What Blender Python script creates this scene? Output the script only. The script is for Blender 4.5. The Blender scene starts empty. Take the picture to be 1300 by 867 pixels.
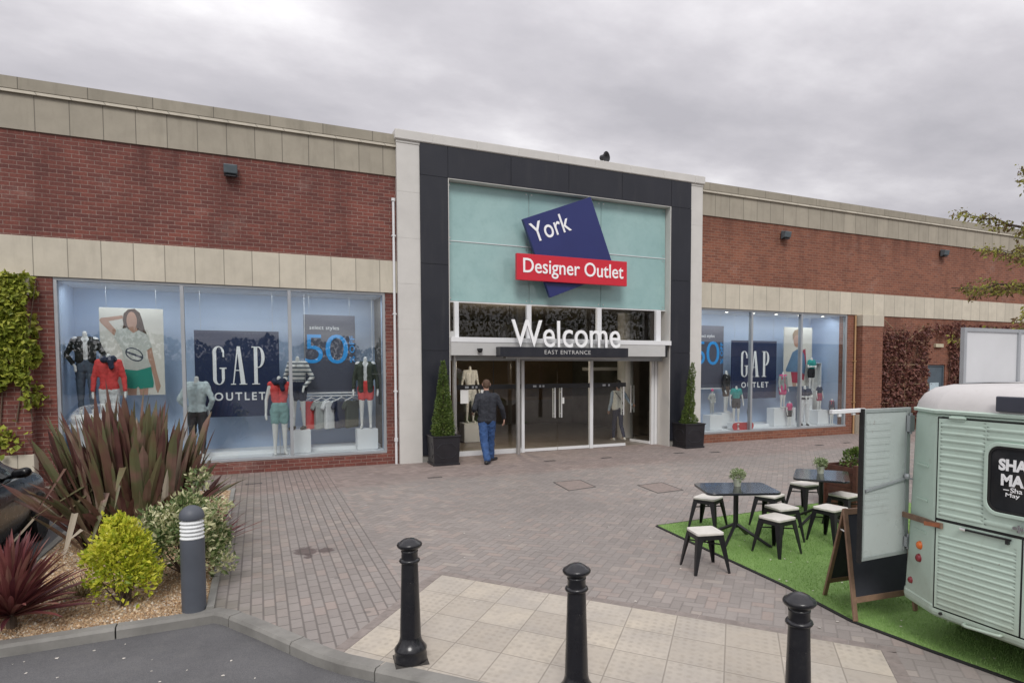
import bpy, bmesh, math, random
from mathutils import Vector, Matrix, Euler, noise
R = math.radians
random.seed(7)
S = bpy.context.scene
COL = S.collection

# ------------------------------------------------------------------ scene, camera
S.view_settings.view_transform = 'Standard'
S.view_settings.look = 'None'
S.view_settings.gamma = 1
S.view_settings.exposure = 0.26
S.view_settings.use_curve_mapping = False
S.render.engine = 'CYCLES'
S.cycles.use_denoising = True
S.cycles.max_bounces = 8
S.cycles.transparent_max_bounces = 16
S.cycles.sample_clamp_indirect = 4.0
S.cycles.caustics_reflective = False
S.cycles.caustics_refractive = False

cam = bpy.data.cameras.new('camera')
camo = bpy.data.objects.new('camera', cam)
COL.objects.link(camo)
cam.sensor_fit = 'HORIZONTAL'
cam.sensor_width = 36
cam.lens = 812.1 / 1300 * 36
cam.shift_x = (650 - 715.5) / 1300
cam.shift_y = (502.2 - 433.5) / 1300
cam.clip_start = 0.05
cam.clip_end = 1500
camo.location = (0, 0, 2.2)
camo.rotation_euler = (R(90) - 0.04819, 0, -0.44558)
S.camera = camo

# ------------------------------------------------------------------ node helpers
class NT:
    def __init__(s, tree):
        s.t = tree
        s.n = tree.nodes
        s.l = tree.links
    def new(s, typ, **kw):
        nd = s.n.new(typ)
        for k, v in kw.items():
            setattr(nd, k, v)
        return nd
    def link(s, a, b):
        s.l.new(a, b)
    def val(s, sock, v):
        if isinstance(v, bpy.types.NodeSocket):
            s.l.new(v, sock)
        else:
            sock.default_value = v
    def m(s, op, a, b=None, c=None, clamp=False):
        nd = s.new('ShaderNodeMath', operation=op, use_clamp=clamp)
        s.val(nd.inputs[0], a)
        if b is not None: s.val(nd.inputs[1], b)
        if c is not None: s.val(nd.inputs[2], c)
        return nd.outputs[0]
    def mix(s, f, a, b, blend='MIX'):
        nd = s.new('ShaderNodeMix', data_type='RGBA', blend_type=blend)
        s.val(nd.inputs[0], f)
        s.val(nd.inputs[6], a if isinstance(a, bpy.types.NodeSocket) else c4(a))
        s.val(nd.inputs[7], b if isinstance(b, bpy.types.NodeSocket) else c4(b))
        return nd.outputs[2]
    def noise(s, vec, scale=5, detail=4, rough=.5, dim='3D'):
        nd = s.new('ShaderNodeTexNoise', noise_dimensions=dim)
        if vec is not None: s.link(vec, nd.inputs['Vector'])
        nd.inputs['Scale'].default_value = scale
        nd.inputs['Detail'].default_value = detail
        nd.inputs['Roughness'].default_value = rough
        return nd.outputs['Fac']
    def ramp(s, f, stops, interp='LINEAR'):
        nd = s.new('ShaderNodeValToRGB')
        cr = nd.color_ramp
        cr.interpolation = interp
        while len(cr.elements) < len(stops): cr.elements.new(.5)
        for e, (p, c) in zip(cr.elements, stops):
            e.position = p
            e.color = c4(c)
        s.link(f, nd.inputs[0])
        return nd.outputs[0]
    def mapr(s, f, a, b, c, d):
        nd = s.new('ShaderNodeMapRange')
        s.link(f, nd.inputs[0])
        for i, v in enumerate((a, b, c, d)): nd.inputs[i + 1].default_value = v
        return nd.outputs[0]
    def bump(s, h, strength=.3, dist=.01):
        nd = s.new('ShaderNodeBump')
        nd.inputs['Strength'].default_value = strength
        nd.inputs['Distance'].default_value = dist
        s.link(h, nd.inputs['Height'])
        return nd.outputs[0]
    def sep(s, v):
        nd = s.new('ShaderNodeSeparateXYZ')
        s.link(v, nd.inputs[0])
        return nd.outputs[0], nd.outputs[1], nd.outputs[2]
    def comb(s, x, y, z=0.0):
        nd = s.new('ShaderNodeCombineXYZ')
        s.val(nd.inputs[0], x); s.val(nd.inputs[1], y); s.val(nd.inputs[2], z)
        return nd.outputs[0]

def c4(c):
    if isinstance(c, (int, float)): return (c, c, c, 1)
    return (c[0], c[1], c[2], 1)

def newmat(name):
    m = bpy.data.materials.new(name)
    m.use_nodes = True
    n = NT(m.node_tree)
    p = m.node_tree.nodes['Principled BSDF']
    return m, n, p

def srgb(r, g, b):
    f = lambda v: (v / 12.92 if v <= .04045 else ((v + .055) / 1.055) ** 2.4)
    return tuple(f(v / 255) for v in (r, g, b))

def mk(name, base, rough=.6, metal=0.0, var=.12, vs=6.0, bump=0.0, bs=60.0, spec=.5, coat=0.0, pos=False, grime=0.0):
    m, n, p = newmat(name)
    if pos: v = n.new('ShaderNodeNewGeometry').outputs['Position']
    else: v = n.new('ShaderNodeTexCoord').outputs['Object']
    f = n.noise(v, vs, 5, .6)
    f = n.mapr(f, .3, .7, 0, 1)
    a = tuple(max(0, x * (1 - var)) for x in base)
    b = tuple(min(1, x * (1 + var)) for x in base)
    c = n.mix(f, a, b)
    if grime:
        g = n.noise(v, vs * .35, 6, .7)
        g = n.mapr(g, .45, .75, 0, grime)
        c = n.mix(g, c, tuple(x * .45 for x in base))
    n.link(c, p.inputs['Base Color'])
    p.inputs['Roughness'].default_value = rough
    rr = n.mapr(n.noise(v, vs * 2.5, 3), .3, .7, rough * .85, min(1, rough * 1.15))
    n.link(rr, p.inputs['Roughness'])
    p.inputs['Metallic'].default_value = metal
    p.inputs['Specular IOR Level'].default_value = spec
    p.inputs['Coat Weight'].default_value = coat
    p.inputs['Coat Roughness'].default_value = .08
    if bump:
        n.link(n.bump(n.noise(v, bs, 4), bump, .005), p.inputs['Normal'])
    return m

# ------------------------------------------------------------------ mesh builder
WL = {}   # world location of the thing an object belongs to

class MB:
    def __init__(s):
        s.v = []; s.f = []; s.mi = []; s.i = 0
    def face(s, pts):
        k = len(s.v)
        s.v += [Vector(p) for p in pts]
        s.f.append(tuple(range(k, k + len(pts)))); s.mi.append(s.i)
        return s
    def mesh(s, vs, fs):
        k = len(s.v)
        s.v += [Vector(p) for p in vs]
        for f in fs:
            s.f.append(tuple(k + a for a in f)); s.mi.append(s.i)
        return s
    def box(s, x0, x1, y0, y1, z0, z1, M=None):
        vs = [(x0, y0, z0), (x1, y0, z0), (x1, y1, z0), (x0, y1, z0), (x0, y0, z1), (x1, y0, z1), (x1, y1, z1), (x0, y1, z1)]
        if M is not None: vs = [M @ Vector(q) for q in vs]
        return s.mesh(vs, [(0, 3, 2, 1), (4, 5, 6, 7), (0, 1, 5, 4), (1, 2, 6, 5), (2, 3, 7, 6), (3, 0, 4, 7)])
    def hexa(s, bot, top):
        vs = list(bot) + list(top)
        return s.mesh(vs, [(0, 3, 2, 1), (4, 5, 6, 7), (0, 1, 5, 4), (1, 2, 6, 5), (2, 3, 7, 6), (3, 0, 4, 7)])
    def bar(s, a, b, w, h, up=(0, 0, 1)):
        a = Vector(a); b = Vector(b); d = (b - a).normalized(); up = Vector(up)
        if abs(d.dot(up)) > .98: up = Vector((0, 1, 0))
        x = d.cross(up).normalized(); y = x.cross(d).normalized()
        q = [x * (-w / 2) + y * (-h / 2), x * (w / 2) + y * (-h / 2), x * (w / 2) + y * (h / 2), x * (-w / 2) + y * (h / 2)]
        return s.hexa([a + k for k in q], [b + k for k in q])
    def cyl(s, a, b, r0, r1=None, n=14, caps=True):
        r1 = r0 if r1 is None else r1
        a = Vector(a); b = Vector(b); d = (b - a).normalized()
        up = Vector((0, 0, 1)) if abs(d.z) < .95 else Vector((1, 0, 0))
        x = d.cross(up).normalized(); y = d.cross(x).normalized()
        vs = []
        for c, r in ((a, r0), (b, r1)):
            for k in range(n):
                t = 2 * math.pi * k / n
                vs.append(c + x * math.cos(t) * r + y * math.sin(t) * r)
        fs = [(k, (k + 1) % n, n + (k + 1) % n, n + k) for k in range(n)]
        if caps: fs += [tuple(range(n))[::-1], tuple(range(n, 2 * n))]
        return s.mesh(vs, fs)
    def tube(s, pts, rs, n=8):
        pts = [Vector(p) for p in pts]
        if not hasattr(rs, '__len__'): rs = [rs] * len(pts)
        vs = []; fs = []
        for i, p in enumerate(pts):
            d = (pts[min(i + 1, len(pts) - 1)] - pts[max(i - 1, 0)]).normalized()
            up = Vector((0, 0, 1)) if abs(d.z) < .9 else Vector((1, 0, 0))
            x = d.cross(up).normalized(); y = d.cross(x).normalized()
            for k in range(n):
                t = 2 * math.pi * k / n
                vs.append(p + (x * math.cos(t) + y * math.sin(t)) * rs[i])
        for i in range(len(pts) - 1):
            for k in range(n):
                fs.append((i * n + k, i * n + (k + 1) % n, (i + 1) * n + (k + 1) % n, (i + 1) * n + k))
        fs += [tuple(range(n))[::-1], tuple(range((len(pts) - 1) * n, len(pts) * n))]
        return s.mesh(vs, fs)
    def lathe(s, prof, c=(0, 0, 0), n=24):
        vs = []; fs = []; c = Vector(c)
        for r, z in prof:
            for k in range(n):
                t = 2 * math.pi * k / n
                vs.append(c + Vector((r * math.cos(t), r * math.sin(t), z)))
        for i in range(len(prof) - 1):
            for k in range(n):
                fs.append((i * n + k, i * n + (k + 1) % n, (i + 1) * n + (k + 1) % n, (i + 1) * n + k))
        fs += [tuple(range(n))[::-1], tuple(range((len(prof) - 1) * n, len(prof) * n))]
        return s.mesh(vs, fs)
    def prism(s, poly, z0, z1, M=None):
        n = len(poly)
        vs = [(p[0], p[1], z0) for p in poly] + [(p[0], p[1], z1) for p in poly]
        if M is not None: vs = [M @ Vector(v) for v in vs]
        return s.mesh(vs, [tuple(range(n))[::-1], tuple(range(n, 2 * n))] + [(k, (k + 1) % n, n + (k + 1) % n, n + k) for k in range(n)])
    def build(s, name, mats, parent=None, smooth=False, world=True, bevel=0.0, auto=None):
        me = bpy.data.meshes.new(name)
        off = Vector((0, 0, 0))
        if parent is not None and world: off = WL.get(parent.name, off)
        me.from_pydata([tuple(v - off) for v in s.v], [], s.f)
        if not isinstance(mats, (list, tuple)): mats = [mats]
        for m in mats: me.materials.append(m)
        if len(mats) > 1: me.polygons.foreach_set('material_index', s.mi)
        me.update()
        return place(name, me, parent, smooth, bevel, auto)

def place(name, me, parent=None, smooth=False, bevel=0.0, auto=None):
    o = bpy.data.objects.new(name, me)
    COL.objects.link(o)
    if parent is not None:
        o.parent = parent
        WL[o.name] = WL.get(parent.name, Vector((0, 0, 0)))
    else:
        WL[o.name] = Vector((0, 0, 0))
    if smooth:
        me.polygons.foreach_set('use_smooth', [True] * len(me.polygons))
    if auto:
        bm = bmesh.new(); bm.from_mesh(me)
        for e in bm.edges:
            if len(e.link_faces) == 2 and e.calc_face_angle(0) > R(auto): e.smooth = False
        bm.to_mesh(me); bm.free()
    if bevel:
        b = o.modifiers.new('bevel', 'BEVEL')
        b.width = bevel; b.segments = 2; b.limit_method = 'ANGLE'; b.angle_limit = R(40)
    return o

def thing(name, label, cat, loc=(0, 0, 0), rotz=0.0, group=None):
    o = bpy.data.objects.new(name, None)
    COL.objects.link(o)
    o.empty_display_size = .2
    o.location = loc; o.rotation_euler = (0, 0, rotz)
    WL[o.name] = Vector(loc)
    return tag(o, label, cat, group)

def tag(o, label=None, cat=None, group=None, kind=None):
    if label: o['label'] = label
    if cat: o['category'] = cat
    if group: o['group'] = group
    if kind: o['kind'] = kind
    return o

def struct(o, kind='structure', label=None, cat=None):
    o['kind'] = kind
    if label: o['label'] = label
    if cat: o['category'] = cat
    return o

def copy_tree(o, parent=None):
    c = o.copy(); COL.objects.link(c)
    if parent is not None: c.parent = parent
    for ch in list(o.children): copy_tree(ch, c)
    return c

def weld(me, d=.0005):
    bm = bmesh.new(); bm.from_mesh(me)
    bmesh.ops.remove_doubles(bm, verts=bm.verts, dist=d)
    bm.to_mesh(me); bm.free()

def evaluated(o, name):
    bpy.context.view_layer.update()
    dg = bpy.context.evaluated_depsgraph_get()
    me = bpy.data.meshes.new_from_object(o.evaluated_get(dg))
    me.name = name
    return me

def text_mesh(body, bold=0.0, depth=.01, spacing=1.0):
    cu = bpy.data.curves.new('lettering', 'FONT')
    cu.body = body; cu.size = 1; cu.extrude = depth; cu.offset = bold
    cu.space_character = spacing
    cu.resolution_u = 4
    o = bpy.data.objects.new('lettering', cu)
    COL.objects.link(o)
    me = evaluated(o, 'lettering')
    bpy.data.objects.remove(o); bpy.data.curves.remove(cu)
    return me

def text(body, box, M, mat, name='lettering', parent=None, bold=0.0, thick=.01, spacing=1.0, world=True):
    """lettering fitted to box (x0,x1,y0,y1) in its own plane, then moved by M; front face towards +z of M."""
    me = text_mesh(body, bold, .5, spacing)
    xs = [v.co.x for v in me.vertices]; ys = [v.co.y for v in me.vertices]; zs = [v.co.z for v in me.vertices]
    x0, x1, y0, y1 = box
    off = Vector((0, 0, 0))
    if parent is not None and world: off = WL.get(parent.name, off)
    for v in me.vertices:
        q = Vector((x0 + (v.co.x - min(xs)) / (max(xs) - min(xs)) * (x1 - x0),
                    y0 + (v.co.y - min(ys)) / (max(ys) - min(ys)) * (y1 - y0),
                    (v.co.z - min(zs)) / (max(zs) - min(zs)) * thick))
        v.co = M @ q - off
    me.materials.clear(); me.materials.append(mat)
    return place(name, me, parent)

def facing(x, y, z, tilt=0.0):
    """frame whose +x runs along the facade, +y up, +z towards the car park (-Y)."""
    return Matrix.Translation((x, y, z)) @ Matrix.Rotation(R(90), 4, 'X') @ Matrix.Rotation(tilt, 4, 'Z')

def capsule_mesh(prims, voxel=.015, smooth=4):
    """union of tapered capsules (p0, r0, p1, r1) as one closed skin."""
    bm = bmesh.new()
    for p0, r0, p1, r1 in prims:
        t = bmesh.new()
        for p, r in ((p0, r0), (p1, r1)):
            bmesh.ops.create_icosphere(t, subdivisions=2, radius=r, matrix=Matrix.Translation(p))
        res = bmesh.ops.convex_hull(t, input=t.verts)
        kill = [g for g in res['geom_interior'] if isinstance(g, bmesh.types.BMVert)]
        kill += [g for g in res['geom_unused'] if isinstance(g, bmesh.types.BMVert)]
        bmesh.ops.delete(t, geom=list(set(kill)), context='VERTS')
        tm = bpy.data.meshes.new('t'); t.to_mesh(tm); t.free()
        bm.from_mesh(tm); bpy.data.meshes.remove(tm)
    me = bpy.data.meshes.new('blob'); bm.to_mesh(me); bm.free()
    o = bpy.data.objects.new('blob', me); COL.objects.link(o)
    r = o.modifiers.new('r', 'REMESH'); r.mode = 'VOXEL'; r.voxel_size = voxel; r.use_smooth_shade = True
    if smooth:
        sm = o.modifiers.new('s', 'SMOOTH'); sm.factor = .5; sm.iterations = smooth
    out = evaluated(o, 'blob')
    bpy.data.objects.remove(o); bpy.data.meshes.remove(me)
    return out

def blob(name, prims, mat, parent, voxel=.015, smooth=4, matfn=None, disp=0.0):
    me = capsule_mesh(prims, voxel, smooth)
    me.materials.clear()
    mats = mat if isinstance(mat, (list, tuple)) else [mat]
    for m in mats: me.materials.append(m)
    if disp:
        for v in me.vertices:
            q = v.co * 14
            v.co += v.normal * disp * (noise.noise(q) + .6 * noise.noise(q * 2.3))
    if matfn:
        for p in me.polygons: p.material_index = matfn(p.center)
    return place(name, me, parent, smooth=True)

# ------------------------------------------------------------------ materials
def brick_mat(name, c1, c2, mortar, dark=.5):
    m, n, p = newmat(name)
    pos = n.new('ShaderNodeNewGeometry').outputs['Position']
    x, y, z = n.sep(pos)
    v = n.comb(n.m('ADD', x, y), z, 0.0)
    b = n.new('ShaderNodeTexBrick', offset=.5)
    n.link(v, b.inputs['Vector'])
    b.inputs['Color1'].default_value = c4(c1); b.inputs['Color2'].default_value = c4(c2)
    b.inputs['Mortar'].default_value = c4(mortar)
    b.inputs['Scale'].default_value = 1; b.inputs['Mortar Size'].default_value = .006
    b.inputs['Mortar Smooth'].default_value = .2; b.inputs['Bias'].default_value = -.1
    b.inputs['Brick Width'].default_value = .225; b.inputs['Row Height'].default_value = .075
    # per-area weathering: broad soft patches and fine grain
    big = n.mapr(n.noise(pos, .7, 5, .6), .35, .7, 0, 1)
    fine = n.mapr(n.noise(pos, 30, 3), .3, .7, .82, 1.15)
    col = n.mix(n.m('MULTIPLY', big, dark), b.outputs['Color'], tuple(a * .6 for a in c2))
    streak = n.noise(n.comb(n.m('MULTIPLY', n.m('ADD', x, y), 2.2), n.m('MULTIPLY', z, .35), 0), 1.0, 4, .6)
    top = n.m('MAXIMUM', n.m('MULTIPLY', n.mapr(z, 5.55, 6.31, 0, 1), n.m('GREATER_THAN', z, 4.4)), n.m('MULTIPLY', n.mapr(z, 3.2, 3.78, 0, .6), n.m('LESS_THAN', z, 4.4)))
    col = n.mix(n.m('MULTIPLY', n.mapr(streak, .40, .62, .15, 1), n.m('MULTIPLY', top, .6)), col, tuple(a * .62 for a in c2))
    col = n.mix(n.mapr(streak, .52, .75, 0, .45), col, tuple(a * .5 for a in c2))
    eff = n.m('MULTIPLY', n.mapr(n.noise(pos, 1.1, 6, .7), .58, .72, 0, 1), .22)
    col = n.mix(eff, col, (.42, .33, .29))
    mul = n.new('ShaderNodeMix', data_type='RGBA', blend_type='MULTIPLY')
    mul.inputs[0].default_value = 1
    n.link(col, mul.inputs[6])
    n.link(n.comb(fine, fine, fine), mul.inputs[7])
    n.link(mul.outputs[2], p.inputs['Base Color'])
    p.inputs['Roughness'].default_value = .9
    h = n.m('SUBTRACT', n.m('MULTIPLY', n.noise(pos, 60, 3), .3), b.outputs['Fac'])
    n.link(n.bump(h, .5, .008), p.inputs['Normal'])
    return m

M_BRICK = brick_mat('red_brick', (.225, .072, .054), (.130, .046, .040), (.30, .21, .175))
M_BRICK2 = brick_mat('orange_red_brick', (.27, .102, .060), (.175, .066, .043), (.30, .20, .15), dark=.3)

def stone_mat(name, base, joint=.5, off=0.0, var=.16, streaks=.45):
    m, n, p = newmat(name)
    pos = n.new('ShaderNodeNewGeometry').outputs['Position']
    x, y, z = n.sep(pos)
    u = n.m('ADD', n.m('ADD', x, y), off)
    t = n.m('DIVIDE', u, joint)
    fr = n.m('FRACT', t)
    d = n.m('MULTIPLY', n.m('MINIMUM', fr, n.m('SUBTRACT', 1.0, fr)), joint)
    line = n.mapr(d, .004, .010, 1, 0)
    wn = n.new('ShaderNodeTexWhiteNoise', noise_dimensions='1D')
    n.link(n.m('FLOOR', t), wn.inputs['W'])
    a = tuple(v * (1 - var) for v in base); b2 = tuple(min(1, v * (1 + var)) for v in base)
    col = n.mix(wn.outputs['Value'], a, b2)
    col = n.mix(n.mapr(n.noise(pos, 3, 6, .65), .4, .72, 0, .35), col, tuple(v * .62 for v in base))
    st = n.noise(n.comb(n.m('MULTIPLY', u, 6), n.m('MULTIPLY', z, .8), 0), 1.0, 5, .65)
    col = n.mix(n.mapr(st, .5, .75, 0, streaks), col, (base[0] * .5, base[1] * .5, base[2] * .48))
    col = n.mix(line, col, tuple(v * .42 for v in base))
    n.link(col, p.inputs['Base Color'])
    p.inputs['Roughness'].default_value = .85
    n.link(n.bump(n.m('SUBTRACT', n.m('MULTIPLY', n.noise(pos, 40, 4), .3), line), .35, .006), p.inputs['Normal'])
    return m

M_STONE_UP = stone_mat('weathered_stone', (.37, .335, .27), .5, .06, var=.07, streaks=.35)
M_STONE_LOW = stone_mat('cream_stone', (.57, .525, .43), .5, .16, var=.08, streaks=.25)
M_COPING = stone_mat('coping_stone', (.33, .30, .24), 1.0, .3, var=.08)
M_MOULD = stone_mat('moulding_stone', (.43, .395, .325), .5, .06, var=.06, streaks=.35)
M_PIER = mk('pier_stone', (.60, .585, .555), .8, var=.05, vs=2, bump=.15, bs=30, pos=True, grime=.12)
def clad_mat():
    m, n, p = newmat('charcoal_cladding')
    pos = n.new('ShaderNodeNewGeometry').outputs['Position']
    x, y, z = n.sep(pos)
    st = n.noise(n.comb(n.m('MULTIPLY', n.m('ADD', x, y), 5), n.m('MULTIPLY', z, .5), 0), 1.0, 5, .65)
    c = n.mix(n.mapr(n.noise(pos, 1.2, 4), .3, .7, 0, 1), (.0125, .014, .021), (.0165, .018, .026))
    c = n.mix(n.mapr(st, .52, .78, 0, .55), c, (.038, .038, .042))
    n.link(c, p.inputs['Base Color'])
    n.link(n.mapr(n.noise(pos, 3, 5), .3, .7, .28, .48), p.inputs['Roughness'])
    n.link(n.bump(n.noise(pos, .8, 2), .12, .02), p.inputs['Normal'])
    return m
M_CLAD = clad_mat()
M_WHITE = mk('white_metal', (.72, .73, .74), .4, var=.04, vs=2)
M_LGREY = mk('light_grey_metal', (.50, .50, .49), .45, var=.05, vs=2)
M_STEEL = mk('brushed_steel', (.55, .55, .54), .32, metal=.8, var=.06, vs=4)
M_ALU = mk('grey_aluminium', (.40, .42, .44), .42, metal=.4, var=.06, vs=3)
M_BLACK = mk('black_metal', (.012, .012, .014), .38, var=.2, vs=5)
def worn_black():
    m, n, p = newmat('black_gloss_paint')
    v = n.new('ShaderNodeTexCoord').outputs['Object']
    c = n.mix(n.mapr(n.noise(v, 9, 6, .7), .55, .8, 0, .7), (.010, .010, .013), (.045, .042, .040))
    c = n.mix(n.mapr(n.noise(v, 60, 3, .7), .70, .76, 0, .8), c, (.13, .12, .115))
    n.link(c, p.inputs['Base Color'])
    n.link(n.mapr(n.noise(v, 7, 5), .3, .7, .18, .45), p.inputs['Roughness'])
    p.inputs['Coat Weight'].default_value = .25
    n.link(n.bump(n.noise(v, 25, 3), .15, .004), p.inputs['Normal'])
    return m
M_BLACKSATIN = worn_black()
M_LETTER = mk('white_lettering', (.90, .91, .92), .35, var=.02)
M_BLUE = mk('deep_blue_panel', (.018, .026, .135), .38, var=.06, vs=1.5)
M_RED = mk('red_panel', (.58, .016, .035), .38, var=.05, vs=2)
M_PLASTER_BLUE = mk('pale_blue_wall', (.44, .55, .73), .8, var=.03, vs=1.5, pos=True)
M_PLASTER_WHITE = mk('white_board', (.80, .82, .84), .6, var=.02, vs=2)
M_NAVY = mk('navy_print', (.008, .020, .072), .45, var=.05)
M_SLATE = mk('slate_print', (.075, .08, .115), .45, var=.05)
M_CYAN = mk('cyan_print', (.03, .33, .80), .45, var=.03)
M_PAPER = mk('paper_white', (.82, .82, .80), .7, var=.02)
M_CREAMPRINT = mk('cream_print', (.66, .64, .58), .6, var=.05, vs=2)
M_LOBBY = mk('lobby_wall', (.12, .108, .096), .7, var=.3, vs=1.2, pos=True)
M_LOBBYFLOOR = mk('lobby_floor', (.24, .20, .165), .35, var=.2, vs=2, pos=True)
M_DARKROOF = mk('roof_felt', (.08, .08, .085), .9, pos=True)
M_SOIL = mk('soil', (.035, .024, .016), .95, var=.4, vs=20, bump=.8, bs=40)
M_CHROME = mk('chrome', (.7, .7, .7), .12, metal=1.0, var=.02)
M_RUBBER = mk('rubber', (.012, .012, .012), .8)

def glass_mat(name, tint=(.93, .96, .96), refl=1.0, rough=0.0, haze=0.0, hazecol=(.6, .65, .68)):
    m = bpy.data.materials.new(name); m.use_nodes = True
    n = NT(m.node_tree); n.n.clear()
    out = n.new('ShaderNodeOutputMaterial')
    tr = n.new('ShaderNodeBsdfTransparent'); tr.inputs[0].default_value = c4(tint)
    gl = n.new('ShaderNodeBsdfGlossy'); gl.inputs['Roughness'].default_value = rough
    fr = n.new('ShaderNodeFresnel')
    g = n.new('ShaderNodeNewGeometry')
    n.link(n.m('SUBTRACT', 1.55, n.m('MULTIPLY', g.outputs['Backfacing'], 1.55 - 1 / 1.55)), fr.inputs['IOR'])
    f = n.m('MULTIPLY', fr.outputs[0], refl, clamp=True)
    mx = n.new('ShaderNodeMixShader')
    n.link(f, mx.inputs[0])
    if haze:
        df = n.new('ShaderNodeBsdfDiffuse'); df.inputs[0].default_value = c4(hazecol)
        m2 = n.new('ShaderNodeMixShader'); m2.inputs[0].default_value = haze
        n.link(tr.outputs[0], m2.inputs[1]); n.link(df.outputs[0], m2.inputs[2])
        n.link(m2.outputs[0], mx.inputs[1])
    else: n.link(tr.outputs[0], mx.inputs[1])
    n.link(gl.outputs[0], mx.inputs[2])
    n.link(mx.outputs[0], out.inputs[0])
    return m

M_GLASS = glass_mat('shop_glass', (.95, .97, .97), 2.0)
M_GLASSDARK = glass_mat('entrance_glass', (.93, .94, .93), 1.2)
M_CARGLASS = glass_mat('car_glass', (.25, .28, .28), 1.2)

def teal_mat():
    m, n, p = newmat('teal_back_painted_glass')
    pos = n.new('ShaderNodeNewGeometry').outputs['Position']
    c = n.mix(n.mapr(n.noise(pos, .9, 4, .6), .35, .65, 0, 1), (.29, .455, .45), (.35, .52, .51))
    sm = n.mapr(n.noise(pos, 4, 7, .72), .48, .75, 0, .28)
    c = n.mix(sm, c, (.17, .29, .285))
    n.link(c, p.inputs['Base Color'])
    p.inputs['Roughness'].default_value = .12
    p.inputs['Specular IOR Level'].default_value = .45
    return m
M_TEAL = teal_mat()

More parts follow.
